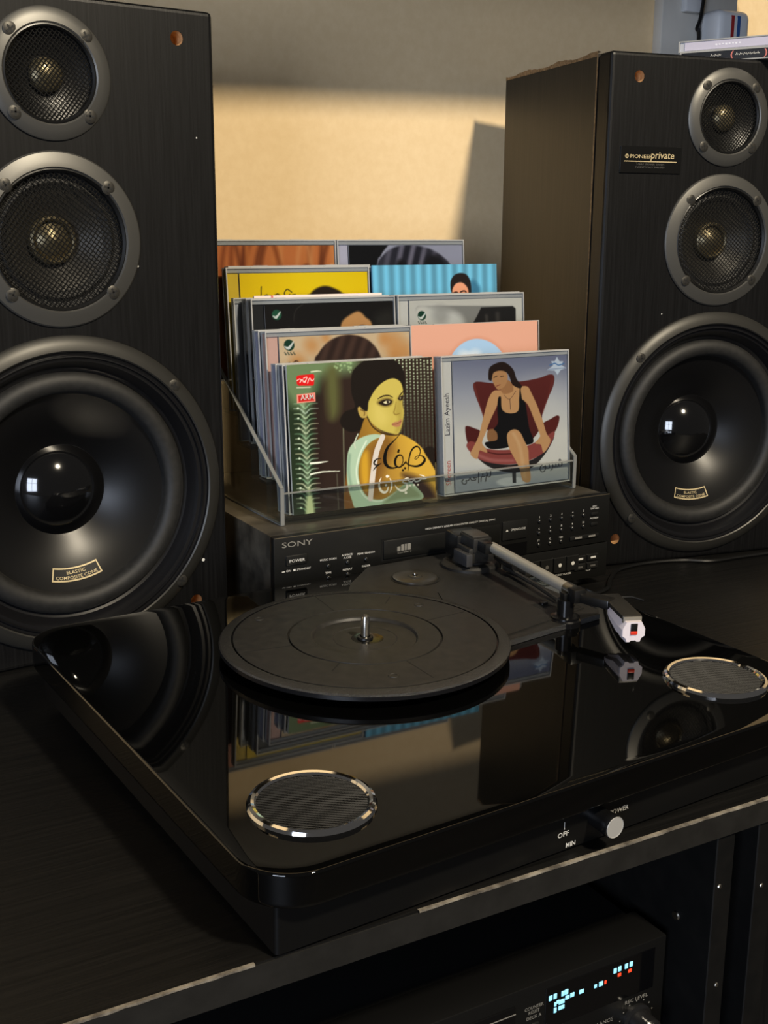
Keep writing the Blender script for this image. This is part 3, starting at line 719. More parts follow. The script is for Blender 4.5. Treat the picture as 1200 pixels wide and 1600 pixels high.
def art_chair():
    A = Art(128, 121, ((205, 145), (1088, 78), (200, 1205), (1078, 1120)), (210, 205, 195), 2.2)
    t = np.clip((A.Y-90)/1050, 0, 1)[..., None]
    c0, c1, c2, c3 = [np.array(c, float) for c in ((112, 116, 140), (166, 168, 178), (214, 210, 200), (168, 172, 178))]
    A.A = np.where(t < .3, c0+(c1-c0)*t/.3, np.where(t < .62, c1+(c2-c1)*(t-.3)/.32, np.where(t < .84, c2, c2+(c3-c2)*(t-.84)/.16)))
    A.dot(900, 560, 240, (226, 222, 212), 300, .5); A.dot(630, 1130, 120, (224, 224, 222), 30, .9, .32)
    ch = lambda X, Y: np.stack([96-0.03*(Y-300)+0*X, 38-.016*(Y-300)+0*X, 34-.014*(Y-300)+0*X], -1)
    A.poly([(352, 345), (362, 312), (400, 304), (520, 316), (720, 300), (860, 272), (945, 242), (982, 256), (976, 330), (930, 440), (884, 560), (860, 690), (760, 800), (560, 806), (450, 696), (410, 540), (372, 430)], ch, 6)
    A.stroke([(360, 330), (400, 500), (452, 660)], 10, (128, 58, 50), 10, .7); A.stroke([(970, 280), (930, 420), (884, 560)], 10, (120, 52, 46), 10, .6)
    A.poly([(284, 690), (296, 662), (350, 680), (400, 716), (380, 830), (330, 836), (296, 790)], (84, 30, 27), 6)
    A.poly([(880, 656), (950, 610), (1000, 583), (1020, 602), (996, 690), (950, 750), (900, 740)], (92, 36, 30), 6)
    A.poly([(370, 920), (470, 965), (640, 985), (820, 935), (940, 800), (972, 770), (900, 900), (790, 1015), (660, 1052), (540, 1036), (440, 990)], (38, 34, 34), 6)
    A.poly([(294, 806), (340, 790), (450, 852), (620, 862), (760, 832), (900, 760), (968, 716), (972, 760), (900, 880), (770, 955), (620, 984), (470, 968), (370, 928), (300, 852)], (146, 70, 64), 6)
    A.stroke([(385, 905), (480, 945), (640, 955)], 26, (178, 104, 98), 18, .8); A.stroke([(440, 875), (520, 896), (640, 896)], 8, (70, 24, 22), 8)
    A.poly([(632, 1030), (662, 1030), (662, 1140), (634, 1140)], (50, 50, 52), 4, False)
    sk = (204, 154, 104)
    A.poly([(530, 380), (620, 370), (640, 330), (700, 352), (740, 345), (740, 460), (700, 560), (640, 580), (570, 560), (540, 470)], sk, 5)
    A.poly([(500, 384), (540, 376), (556, 420), (520, 520), (478, 610), (436, 720), (408, 800), (436, 850), (444, 882), (412, 872), (386, 866), (368, 932), (334, 916), (318, 884), (346, 826), (384, 740), (420, 600), (462, 450)], sk, 5)
    A.poly([(456, 700), (446, 760), (470, 800), (520, 790), (526, 720), (500, 690)], (150, 104, 66), 10)
    dr = (17, 15, 16)
    A.poly([(538, 440), (560, 430), (566, 528), (620, 562), (690, 542), (700, 440), (708, 350), (718, 352), (722, 440), (748, 474), (764, 600), (776, 690), (806, 800), (730, 826), (640, 810), (600, 844), (470, 852), (430, 800), (520, 780), (522, 720), (500, 690), (532, 640), (530, 540)], dr, 5)
    A.poly([(716, 352), (768, 343), (800, 400), (842, 500), (882, 620), (912, 730), (942, 784), (926, 840), (884, 892), (864, 826), (820, 814), (852, 768), (858, 740), (820, 630), (772, 500), (728, 440)], sk, 5)
    A.poly([(598, 756), (616, 712), (660, 694), (702, 720), (734, 790), (762, 860), (766, 950), (776, 1122), (716, 1126), (690, 1020), (650, 930), (614, 850)], sk, 5)
    A.stroke([(650, 730), (700, 850), (730, 1100)], 22, (222, 180, 132), 24, .7)
    A.poly([(560, 350), (614, 290), (652, 330), (650, 384), (580, 402)], (170, 120, 78), 6)
    A.poly([(496, 250), (530, 214), (584, 212), (614, 246), (612, 296), (588, 342), (546, 370), (522, 350), (500, 300)], (188, 138, 92), 5)
    A.poly([(468, 270), (478, 194), (528, 156), (582, 144), (626, 166), (664, 212), (684, 280), (724, 340), (700, 356), (650, 324), (628, 260), (604, 226), (560, 214), (508, 232), (492, 292), (474, 292)], (38, 24, 19), 6)
    A.stroke([(510, 270), (535, 258)], 6, (50, 30, 22)); A.stroke([(562, 262), (584, 258)], 6, (50, 30, 22)); A.stroke([(528, 340), (556, 328)], 7, (140, 66, 54)); A.stroke([(584, 412), (626, 446), (676, 380)], 4, (110, 74, 60)); A.stroke([(628, 446), (632, 530)], 4, (96, 64, 52))
    T = lambda p: [((x/6.316+30)*5.217, (y/6.316+160)*5.217) for x, y in p]
    ik = (84, 82, 84)
    for p in ([(1058, 170), (1058, 206), (1030, 210), (1028, 188), (1026, 212), (1004, 213), (1000, 190), (998, 215), (974, 218), (968, 196)], [(965, 205), (962, 240), (948, 252)], [(935, 195), (936, 226), (905, 228), (897, 204)], [(890, 208), (893, 250), (865, 266), (845, 245), (850, 212), (868, 194)],
              [(375, 240), (372, 290), (350, 300), (338, 250)], [(335, 290), (326, 345)], [(318, 296), (290, 300), (284, 345)], [(265, 250), (262, 358)], [(248, 308), (216, 304), (236, 328), (200, 330), (186, 308), (168, 334), (150, 330), (150, 360), (122, 364), (112, 336), (126, 320)]):
        A.stroke(T(p), 8.5, ik)
    for x, y in ((1041, 143), (1034, 152), (1048, 152), (878, 216), (302, 275)): (q,) = T([(x, y)]); A.dot(q[0], q[1], 6, ik)
    lg = (206, 218, 232)
    A.poly([(1008, 94), (1028, 132), (1058, 132), (1046, 165), (1082, 188), (1036, 204), (1010, 246), (988, 210), (926, 206), (976, 168), (960, 132), (990, 132)], lg, 5, False, .9)
    A.stroke([(950, 166), (990, 150), (1020, 164), (1064, 150)], 10, (72, 118, 170)); A.stroke([(940, 200), (1070, 188)], 6, (120, 140, 170))
    return A
def strip_art(w, h, TL, TR, bg, res=1.6, sc=None):
    k = np.linalg.norm(np.array(TR)-np.array(TL))/w
    return Art(w, h, (TL, TR, (TL[0], TL[1]+h*k), (TR[0], TR[1]+h*k)), bg, res)
def art_cream():
    A = strip_art(127, 121, (460, 698), (1212, 662), (226, 196, 156))
    for x, y, r in ((640, 740, 40), (720, 700, 26), (1110, 720, 60), (1180, 770, 50), (1120, 780, 34), (560, 820, 40), (1060, 700, 30)): A.dot(x, y, r, (216, 150, 84), r*1.4, .75)
    hr = lambda X, Y: np.stack([66+12*np.sin(X/11+Y/25)+0*Y, 46+9*np.sin(X/11+Y/25), 38+7*np.sin(X/11+Y/25)], -1)
    A.poly([(640, 1300), (648, 860), (676, 780), (742, 714), (840, 682), (940, 696), (1006, 744), (1050, 820), (1090, 860), (1100, 1300)], hr, 10)
    A.poly([(760, 900), (900, 860), (1000, 920), (980, 1200), (860, 1280), (770, 1180)], (196, 140, 100), 20)
    green_logo(A, 515, 738, 29)
    A.stroke([(530, 830), (552, 818), (566, 836), (548, 850), (560, 866)], 6, (90, 56, 40)); A.stroke([(545, 820), (540, 864)], 6, (90, 56, 40)); A.dot(512, 830, 5, (90, 56, 40)); A.dot(572, 848, 5, (90, 56, 40))
    return A
def art_black():
    A = strip_art(127, 121, (360, 492), (1160, 464), (24, 21, 19))
    A.poly([(1040, 560), (1150, 520), (1160, 700), (1080, 650)], (40, 38, 34), 60)
    A.poly([(820, 660), (824, 592), (866, 552), (932, 524), (978, 556), (1022, 622), (1000, 900), (860, 900)], (206, 150, 92), 14); A.poly([(940, 620), (966, 610), (990, 622), (960, 632)], (226, 214, 196), 5); A.stroke([(900, 632), (950, 606), (1000, 616)], 9, (70, 44, 30), 8)
    A.dot(430, 546, 29, (34, 84, 60)); A.stroke([(408, 552), (426, 560), (452, 530)], [5, 15, 6], (222, 226, 216))
    A.stroke([(530, 580), (545, 520), (600, 480)], 5, (60, 58, 52), 8, .7); A.stroke([(490, 640), (500, 610)], 5, (70, 68, 60), 8, .7)
    return A
def art_yellow():
    A = strip_art(127, 121, (200, 264), (970, 258), (252, 212, 10))
    A.dot(700, 300, 160, (255, 220, 26), 200, .6)
    A.poly([(590, 420), (612, 378), (652, 348), (706, 336), (760, 350), (806, 376), (826, 420), (820, 700), (600, 700)], (40, 28, 20), 14)
    ik = (60, 52, 20)
    for p in ([(322, 336), (316, 396), (300, 420)], [(330, 392), (352, 380), (366, 396), (346, 408), (334, 392)], [(372, 384), (386, 402), (402, 380)], [(400, 396), (424, 384), (412, 376), (404, 398), (430, 404)], [(500, 368), (474, 352), (456, 372), (466, 394), (488, 380), (470, 400), (500, 412)], [(500, 384), (520, 380)]): A.stroke(p, 6, ik)
    return A
def art_orange():
    A = strip_art(127, 121, (62, 74), (768, 72), (204, 118, 62))
    for k in range(26):
        x = 60+rng.rand()*720; d = rng.rand()*60-30; c = ((120, 52, 18), (206, 124, 62), (222, 150, 90), (92, 38, 14))[k % 4]
        A.stroke([(x, 60), (x+d, 150), (x+d*1.5, 260), (x+d, 500)], 10+rng.rand()*22, c, 22, .6)
    A.poly([(340, 210), (360, 182), (420, 190), (500, 214), (560, 240), (500, 300), (360, 280)], (226, 170, 118), 16); A.stroke([(356, 180), (430, 196), (510, 220)], 9, (110, 48, 20), 10)
    A.poly([(560, 210), (610, 170), (650, 220), (640, 300), (570, 300)], (110, 48, 22), 20); A.poly([(726, 190), (768, 180), (770, 300), (740, 300)], (226, 176, 120), 16)
    return A
def art_grey():
    A = strip_art(127, 121, (140, 62), (690, 54), (160, 160, 178))
    A.poly([(100, 40), (318, 40), (290, 100), (262, 180), (200, 700), (100, 700)], (16, 15, 17), 8)
    hr = lambda X, Y: np.stack([64+52*np.clip(np.sin(X/9+Y/30), -.6, 1)*np.exp(-((X-430)/130)**2), 62+50*np.clip(np.sin(X/9+Y/30), -.6, 1)*np.exp(-((X-430)/130)**2), 74+54*np.clip(np.sin(X/9+Y/30), -.6, 1)*np.exp(-((X-430)/130)**2)], -1)
    A.poly([(255, 300), (268, 150), (306, 96), (360, 66), (430, 56), (520, 70), (590, 104), (640, 160), (680, 300)], hr, 10)
    A.poly([(340, 300), (350, 170), (380, 120), (420, 160), (450, 300)], (22, 20, 24), 24); A.poly([(520, 300), (500, 130), (560, 100), (640, 170), (660, 300)], (26, 24, 28), 24)
    return A
def art_blue():
    A = strip_art(140, 125, (217, 182), (908, 167), (96, 166, 200))
    st = 0.5+0.5*np.sin((A.X-217)/9.2); A.A = A.A*(0.80+0.26*st[..., None])
    A.poly([(750, 270), (800, 268), (812, 330), (800, 600), (740, 600)], (44, 96, 128), 24, True, .8)
    A.poly([(645, 600), (646, 296), (670, 262), (710, 254), (742, 272), (748, 330), (742, 380), (760, 600)], (206, 142, 112), 6)
    A.poly([(640, 290), (642, 250), (664, 222), (700, 212), (736, 222), (756, 258), (757, 316), (744, 324), (738, 284), (708, 258), (672, 262), (652, 286), (648, 306)], (30, 24, 24), 6)
    A.stroke([(652, 308), (672, 302), (682, 308)], 7, (44, 28, 24)); A.stroke([(696, 302), (716, 296), (728, 302)], 7, (44, 28, 24)); A.dot(668, 318, 5, (60, 36, 30)); A.dot(712, 312, 5, (60, 36, 30))
    return A
def art_white():
    A = strip_art(127, 121, (440, 382), (1036, 350), (208, 204, 194))
    A.poly([(470, 416), (484, 402), (984, 390), (1000, 402), (1000, 900), (470, 900)], (140, 138, 132), 6, False)
    A.poly([(470, 416), (560, 404), (700, 440), (700, 520), (470, 560)], (206, 204, 196), 40); A.dot(660, 480, 40, (214, 212, 206), 50, .8); A.dot(600, 440, 40, (150, 148, 142), 40, .6)
    A.poly([(750, 500), (790, 440), (812, 402), (984, 391), (1000, 402), (1000, 900), (700, 900)], (34, 32, 31), 6, False); A.stroke([(840, 440), (846, 520)], 14, (70, 66, 62), 14); A.stroke([(900, 430), (905, 520)], 20, (64, 60, 56), 18)
    A.poly([(476, 418), (530, 414), (532, 490), (476, 494)], (212, 208, 198), 20); green_logo(A, 502, 446, 21)
    return A
def art_salmon():
    A = strip_art(140, 125, (430, 532), (1135, 490), (200, 150, 130))
    A.A = A.A*(1.02-0.06*A.v[..., None])
    A.dot(790, 764, 186, (186, 120, 92), 26, .6); A.dot(790, 762, 178, (150, 182, 214), 5)
    for k in range(24):
        x, y = 660+rng.rand()*260, 610+rng.rand()*250
        if math.hypot(x-790, y-762) < 135: A.dot(x, y, 22+rng.rand()*22, (226, 228, 230), 30, .55)
    return A
def art_marble():
    A = Art(128, 120, ((0, 0), (128, 0), (0, 120), (128, 120)), (222, 206, 202), 1.5)
    for k in range(40):
        x = rng.rand()*128; y = rng.rand()*120; A.stroke([(x, y), (x+6, y-4), (x+14, y-3)], 1.6, (186, 160, 166) if k % 2 else (240, 228, 224), 2, .6)
    A.stroke([(17, 0), (18, 8)], 1.6, (190, 40, 46))
    return A

TILT = -math.radians(4.6)
GRP = 'CD cases in the clear rack'
def cd_case(label, x, y, z, art=None, tray=TRAYDK, spine=None, thick=9.7, pr=GLOSSPRINT, group=None, spine_text=None):
    c = thing('cd_case', label, 'cd case', (x, y, z), 0, group or GRP, TILT)
    w, h, t = 142.0, 125.0, thick
    MB().box(1.2, 140.8, min(4.2, t*.5), t-.6, 1.2, 123.8).build('tray', tray, c)
    b = MB(); b.box(0, w, 0, t, h-1.2, h); b.box(0, w, 0, t, 0, 1.2); b.box(0, 1.0, 0, 1.3, 1.2, h-1.2); b.box(0, 1.0, t-1.3, t, 1.2, h-1.2); b.box(w-1.0, w, 0, t, 1.2, h-1.2)
    b.box(1.0, 3.0, 3.0, 3.6, 1.2, h-1.2); b.box(1.0, w-1.0, 1.3, 3.4, h-4.6, h-1.2)
    for q in (24, 96): b.box(q, q+14, 0.4, 3.0, h, h+.25)
    b.build('case_rim', CASEEDGE, c)
    MB().box(1.0, w-1.0, 0.05, 1.1, 1.2, h-1.2).build('lid', CLEAR, c)
    MB().box(0.1, 0.9, 1.3, t-1.3, 1.2, h-1.2).build('spine_window', CLEAR, c)
    if art is not None:
        MB().box(13.2, 140.4, 1.75, 3.0, 2.2, 119.6).build('booklet_pages', PAPER, c)
        art.mesh('cover_print', 13, 140.6, 2, 119.8, 1.6, c, pr)
        MB().box(1.4, 12.0, 2.6, 4.2, 1.6, 123.4).build('hinge_strip', spine or tray, c)
    if spine is not None:
        sp = MB().box(1.02, 1.2, 3.8, t-.8, 2, 123).build('spine_insert', spine, c)
        if spine_text:
            b = MB()
            for body, size, zz, m in spine_text:
                vs, fs, me = text_mesh(body, size/.72, 'LEFT', 1.0, 0.04)
                b.add([(8.9-q, 2.45, zz+p*.92) for p, q in vs], fs, m); bpy.data.meshes.remove(me)
            b.build('spine_lettering', [mat('ink_dark', (70, 66, 74), .6), mat('ink_red', (196, 96, 84), .6)], c)
    return c
def sleeve(label, x, y, z, art, edge, group=None):
    c = thing('cd_sleeve', label, 'cd sleeve', (x, y, z), 0, group or 'card CD sleeves in the clear rack', TILT)
    MB().bevbox(0, 140, 0.12, 2.6, 0, 125, 0.1, 1).build('card', edge, c)
    art.mesh('cover_print', 0, 140, 0, 125, 0.0, c, GLOSSPRINT)
    return c
RS_ = lambda k: (32.0*k+0.6, 25.0*k)
SPLAV = mat('spine_lavender', (190, 186, 204), .5); SPWHITE = mat('spine_white', (212, 208, 200), .5); SPPINK = mat('spine_pink', (222, 176, 160), .5)
SPYEL = mat('spine_yellow', (226, 188, 24), .5); SPBLK = mat('spine_black', (22, 22, 24), .4); SPGREY = mat('spine_grey', (110, 110, 118), .5); SPBLUE = mat('spine_blue', (70, 84, 120), .5)
cardpale = mat('card_pale', (206, 206, 196), .6); cardsalmon = mat('card_salmon', (214, 150, 120), .6); cardblue = mat('card_blue', (100, 164, 196), .6)
# first tier
y, z = RS_(0)
A1 = art_portrait()
s1 = sleeve('dark green card CD sleeve showing a woman looking over her bare shoulder, bottom tier', 3.0, y, z, A1, cardpale)
b = MB(); text(b, 'ARM', 4.4, 11.4, 125-29.4, -0.06, 'LEFT', 1.0, 0.05, rot=math.radians(1.5)); b.build('stamp_lettering', WHITEPRINT, s1)
cd_case('closed CD case directly behind the dark green portrait sleeve', 0.5, y+3.2, z, tray=TRAYDK, spine=SPGREY)
cd_case('closed CD case second behind the dark green portrait sleeve', -1.0, y+13.1, z, tray=TRAYLT, spine=SPLAV)
cd_case('CD case showing a woman in a black dress seated on a maroon chair', 152.3, y, z, art_chair(), TRAYLT, SPWHITE, 12.5,
        spine_text=(('Lazim Ayeesh', 5.4, 54, 0), ('Shereen', 5.4, 9, 1)))
# second tier
y, z = RS_(1)
cd_case('CD case with cream and orange cover and the top of a brown-haired head', -1.5, y, z, art_cream(), TRAYLT, SPPINK)
cd_case('closed CD case directly behind the cream and orange cover', -3.5, y+9.85, z, tray=TRAYLT, spine=SPLAV)
cd_case('closed CD case second behind the cream and orange cover', -2.5, y+19.7, z-.2, tray=TRAYDK, spine=SPGREY, thick=5.6)
sleeve('plain salmon card CD sleeve with a round sky picture', 140.5, y, z, art_salmon(), cardsalmon)
cd_case('closed CD case directly behind the salmon sleeve', 143, y+3.4, z, tray=TRAYDK, spine=SPBLK)
# third tier
y, z = RS_(2)
cd_case('CD case with a black cover, green round mark and part of a forehead', 0.0, y, z, art_black(), TRAYDK, SPBLK)
cd_case('closed CD case with black spine directly behind the black cover', -0.5, y+9.85, z, tray=TRAYDK, spine=SPBLK)
bk = thing('paper_booklet', 'thin pink and white marbled booklet standing up behind the black CD cover', 'booklet', (11.5, y+20.4, z+8.5), 0, None, TILT)
MB().box(0, 128, 0.12, 2.0, -8.0, 118).build('pages', PAPER, bk); art_marble().mesh('cover_print', 0, 128, -2, 118, 0.0, bk, MATTPRINT)
cd_case('CD case with white spine behind the marbled booklet', -7.0, y+22.0, z, tray=TRAYLT, spine=SPWHITE, thick=5.6)
cd_case('CD case with white-bordered cover around a grey photo', 145.0, y, z, art_white(), TRAYLT, SPWHITE)
cd_case('closed CD case directly behind the white-bordered cover', 147.5, y+10.8, z, tray=TRAYLT, spine=SPGREY)
# fourth tier
y, z = RS_(3)
cd_case('CD case with a bright yellow cover and handwritten black script', -9.3, y, z+.6, art_yellow(), TRAYLT, SPYEL)
cd_case('closed CD case behind the yellow cover', -3.0, y+9.85, z+1.5, tray=TRAYDK, spine=SPBLK)
sleeve('pale blue striped card CD sleeve with a dark-haired man', 136.0, y, z+1, art_blue(), cardblue)
cd_case('closed CD case directly behind the pale blue sleeve', 131.0, y+3.6, z, tray=TRAYDK, spine=SPBLK)
# fifth tier
y, z = RS_(4)
cd_case('CD case with orange flowing hair on its cover, top tier', -27.6, y, z-1.0, art_orange(), TRAYDK, SPBLK)
cd_case('CD case with a grey photo of dark hair on its cover, top tier', 116.0, y, z-1.0, art_grey(), TRAYLT, SPLAV)

# ------------------------------------------------------------------ record player
rp = thing('record_player', 'glossy black record player with bare platter and two round chrome-ringed speakers', 'record player', (-18, -233, Z_DESK), math.radians(3.5), None, math.radians(1.2))
H = lambda z: z+95.0
PT = H(-45.0)
lev = [(1.0, H(-63)), (0.2, H(-62.2)), (0, H(-61)), (0, PT-1.5)]+[(1.5*(1-math.cos(t)), PT-1.5+1.5*math.sin(t)) for t in [PI/2*k/6 for k in range(1, 7)]]+[(9, PT)]
lev = lev[:3]+[(0, H(-60))]+[(0, PT-2.2)]+lev[3:]
plate = MB().rrloft((-210, 202, -188, 181), 30, lev, 14).build('top_plate', GLOSS, rp, sharp=50)
MB().rrloft((-199.5, 191, -177.5, 170), 2.5, [(0, 5.6), (0, H(-63))], 4).build('base_box', SATIN, rp)
for fx_, fy_ in ((-180, -155), (172, -155), (-180, 150), (172, 150)):
    zf = -fy_*math.tan(math.radians(1.2))+.25
    MB().lathe([(0, zf), (11, zf), (12, zf+1), (12, 5.8), (0, 5.8)], (fx_, fy_, 0), axis='z', seg=24).build('foot', BLACK, rp)
for cx, cy in ((-155.5, -133.6), (145.5, -127.7)):
    g = MB().lathe([(33.0, -.2), (33.0, 1.0), (32.2, 2.6), (30.6, 3.3), (29.0, 2.8), (28.2, 1.6), (28.0, -.2)], (cx, cy, PT), axis='z', seg=72).build('speaker_ring', CHROME, rp)
    MB().lathe([(28.2, 0.3), (0, 0.3)], (cx, cy, PT), axis='z', seg=48).build('speaker_backing', BLACKMATT, g)
    w = wire_mesh(28.2, 1.65, 0.3, math.radians(24), 0.4, 6)
    w.v = [(x_, -z_*1.0, -y_) for x_, y_, z_ in w.v]
    w.build('wire_grille', mat('grille_wire_black', (12, 12, 12), .48, spec=.22), g, loc=(cx, cy, PT+1.2))
# platter
CX, CY, ZP = -21.3, 30.5, H(-34.6)
pl = MB().lathe([(20, -5.2), (90, -5.6), (96.6, -5.4), (98, -4.4), (98, -1.8), (97.0, -0.8), (90.4, 0.35), (90.0, 0.2), (89.6, -1.4), (88.4, -1.4)], (CX, CY, ZP), axis='z', seg=160).build('platter', [EDGEBLACK], rp)
MB().lathe([(98.05, -1.6), (97.1, -0.6), (90.8, 0.5), (90.0, 0.4)], (CX, CY, ZP), axis='z', seg=160).build('speckled_rim', RIMTEX, pl)
mt = MB().lathe([(88.6, -.6), (88.6, 0.3), (87.8, 0.6), (52.6, 0.6), (52.3, -0.9), (51.3, -0.9), (51.0, 0.6), (36.6, 0.6), (35.6, 0.0), (34.6, -1.6), (22, -1.7), (21.6, -2.0), (21.0, -1.7), (12, -1.8), (0, -1.8)], (CX, CY, ZP), axis='z', seg=128).build('rubber_mat', MATRUB, pl)
for ang, r0, r1 in ((83, 53, 87), (45, 66, 82), (2.5, 53, 86), (-92, 53, 84), (-140, 53, 67), (171, 53, 85)):
    a_ = math.radians(ang); c, s = math.cos(a_), math.sin(a_)
    q = [(CX+r*c-w_*s, CY+r*s+w_*c) for r, w_ in ((r0, -.45), (r1, -.45), (r1, .45), (r0, .45))]
    MB().prism(q, ZP+.45, ZP+.66).build('mat_groove', SCREWDK, mt)
for a_, r in ((26, 74), (-108, 72), (126, 80)):
    a_ = math.radians(a_); MB().lathe([(3.6, .55), (3.4, 1.0), (2.6, 1.0), (2.2, .7), (0, .7)], (CX+r*math.cos(a_), CY+r*math.sin(a_), ZP), axis='z', seg=18).build('mat_stud', MATRUB, mt)
MB().lathe([(11.5, -1.85), (9, -1.55), (0, -1.55)], (CX+1.5, CY-.5, ZP), axis='z', seg=24).build('grease_patch', mat('grease', (6, 6, 6), .16), mt)
MB().lathe([(5.6, -1.8), (5.4, -.2), (3.6, .2)], (CX, CY, ZP), axis='z', seg=24).build('spindle_bush', BLACK, pl)
MB().lathe([(2.95, -2), (2.95, 12.2), (2.4, 14.0), (1.3, 15.0), (0, 15.3)], (CX, CY, ZP), axis='z', seg=24).build('spindle', STEEL, pl)
# mechanism plate behind and right of the platter
ZM_ = H(-41.0)
mech = MB().prism([(16, 118), (40, 149), (74, 178), (158, 178), (166, 170), (166, 2), (160, -4), (66, -13), (30, 0)], PT-.5, ZM_).build('mechanism_plate', DECKPLASTIC, rp)
MB().prism([(66, -13.2), (160, -4.2), (160, -5.2), (66, -14.4)], PT+.3, ZM_+.2).build('speckled_lip', RIMTEX, mech)
MB().prism([(86, 96), (120, 40), (158, 44), (158, 10), (70, -6), (64, 30), (74, 70)], ZM_-.1, ZM_+.9).build('raised_panel', DECKPLASTIC, mech)
for px_, py_ in ((136, 30), (150, 16)):
    MB().prism([(px_-8, py_-5), (px_+8, py_-5), (px_+8, py_+5), (px_-8, py_+5)], ZM_+.85, ZM_+1.0).build('slot', SCREWDK, mech)
    MB().bevbox(px_-3, px_+3, py_-2, py_+2, ZM_+.9, ZM_+3.2, .5, 1).build('switch_tab', BLACK, mech)
ad = MB().lathe([(20.0, .05), (20.0, .35), (19.0, .35), (18.6, .02)], (91, 134, ZM_), axis='z', seg=40).build('adapter_well', BLACK, mech)
MB().lathe([(18.2, .1), (18.0, 1.3), (16.8, 1.8), (6, 1.6), (5, 2.4), (2.4, 2.6), (2.2, 1.2), (0, 1.2)], (91, 134.5, ZM_), axis='z', seg=40).build('single_adapter', mat('adapter_plastic', (46, 44, 40), .3), ad)
MB().lathe([(1.4, 1.2), (1.3, 4.2), (0, 4.4)], (91, 134.5, ZM_), axis='z', seg=12).build('adapter_pin', STEEL, ad)
# tonearm
def obox(c, d, L0, L1, w, z0, z1, r=.8):
    """bevelled box around axis d from c; returns MB in plate coordinates"""
    b = MB().bevbox(L0, L1, -w/2, w/2, z0, z1, r, 2); ca, sa = math.cos(d), math.sin(d)
    b.v = [(c[0]+x_*ca-y_*sa, c[1]+x_*sa+y_*ca, z_) for x_, y_, z_ in b.v]
    return b
PVx, PVy = 150.0, 136.0
P0, P1 = Vector((PVx+.6, PVy-26, H(-18.4))), Vector((136.5, 2.5, H(-20.6)))
dirA = math.atan2(P1.y-P0.y, P1.x-P0.x)
arm = MB().lathe([(24, -.2), (24, 2.2), (22, 4), (15, 4.6), (13.5, 8), (13, 10)], (PVx, PVy+4, ZM_), axis='z', seg=40).build('tonearm_base', DECKPLASTIC, rp)
obox((PVx, PVy), dirA, -27, -5, 25, H(-35), H(-14.5), 2.0).build('counterweight_block', BLACK, arm)
obox((PVx, PVy), dirA, -10, 14, 24, H(-34), H(-21), 1.2).build('pivot_yoke', DECKPLASTIC, arm)
ph = obox((PVx, PVy), dirA, -9, 15, 17, H(-25), H(-12.6), 1.2).build('pivot_housing', DECKPLASTIC, arm)
obox((PVx, PVy), dirA, -8, 12, 15, H(-12.9), H(-11.4), .5).build('pivot_cap', mat('cap_grey', (58, 55, 50), .4), ph)
obox((PVx-14, PVy-5), dirA, -11, 11, 6, H(-35), H(-24.5), .8).build('lift_block', mat('lift_grey', (50, 50, 52), .4), arm)
obox((PVx, PVy), dirA, 12, 27, 9, H(-23), H(-14.2), 1.0).build('arm_root', BLACK, arm)
MB().tube([P0+(P0-P1).normalized()*2, P0, P1], 4.3, 20).build('arm_tube', ARMMETAL, arm)
MB().tube([P1+(P0-P1).normalized()*4, P1-(P0-P1).normalized()*5], 5.2, 20).build('arm_collar', STEEL, arm)
obox((P1.x, P1.y), dirA, 3, 13, 10, H(-27), H(-16.5), 1.2).build('collar_block', BLACK, arm)
dB = math.atan2(-28, 9)
obox((P1.x+1.5, P1.y-7), dB, 0, 27, 11, H(-26.5), H(-19.6), 1.0).build('head_joint', BLACK, arm)
dC = math.atan2(-44, -20)
hs = obox((155, -19), dC, -1, 46, 14, H(-23.6), H(-20.4), .7).build('headshell', mat('headshell_black', (34, 33, 31), .38), arm)
obox((155, -19), dC, 44, 47, 13.2, H(-25.8), H(-21.2), .4).build('headshell_tip', mat('tip_grey', (110, 106, 98), .45), hs)
MB().tube([(158, -24, H(-22)), (166, -30, H(-21.4)), (170, -38, H(-22.4))], .8, 6).build('finger_lift', BLACK, hs)
b = MB(); ca, sa = math.cos(dC), math.sin(dC)
sec = [(-5.6, 0), (5.6, 0), (8.4, -5.2), (8.4, -10.2), (5.8, -12), (5.0, -14.6), (2.6, -14.6), (1.8, -13.6), (-1.8, -13.6), (-2.6, -14.6), (-5.0, -14.6), (-5.8, -12), (-8.4, -10.2), (-8.4, -5.2)]
rings = [(17, .86, .50), (24, 1, .62), (38, 1, 1), (49.5, 1, 1), (50.5, .94, .97)]; vs = []; fs = []; n = len(sec)
for L_, kw, kh in rings: vs += [(L_, w_*kw, H(-23.6)+z_*kh) for w_, z_ in sec]
for q in range(len(rings)-1):
    for k in range(n): fs.append((q*n+k, q*n+(k+1) % n, (q+1)*n+(k+1) % n, (q+1)*n+k))
fs += [tuple(range(n-1, -1, -1)), tuple((len(rings)-1)*n+k for k in range(n))]
b.add(vs, fs); b.v = [(155+x_*ca-y_*sa, -19+x_*sa+y_*ca, z_) for x_, y_, z_ in b.v]
ct = b.build('cartridge', CARTWHITE, hs, label='white plastic cartridge with a red stylus tip')
obox((155, -19), dC, 47.5, 51.4, 4.8, H(-32.4), H(-30.0), .3).build('stylus', RED, ct)
obox((155, -19), dC, 46, 51.2, 4.8, H(-30.0), H(-24.6), .3).build('stylus_holder', BLACK, ct)
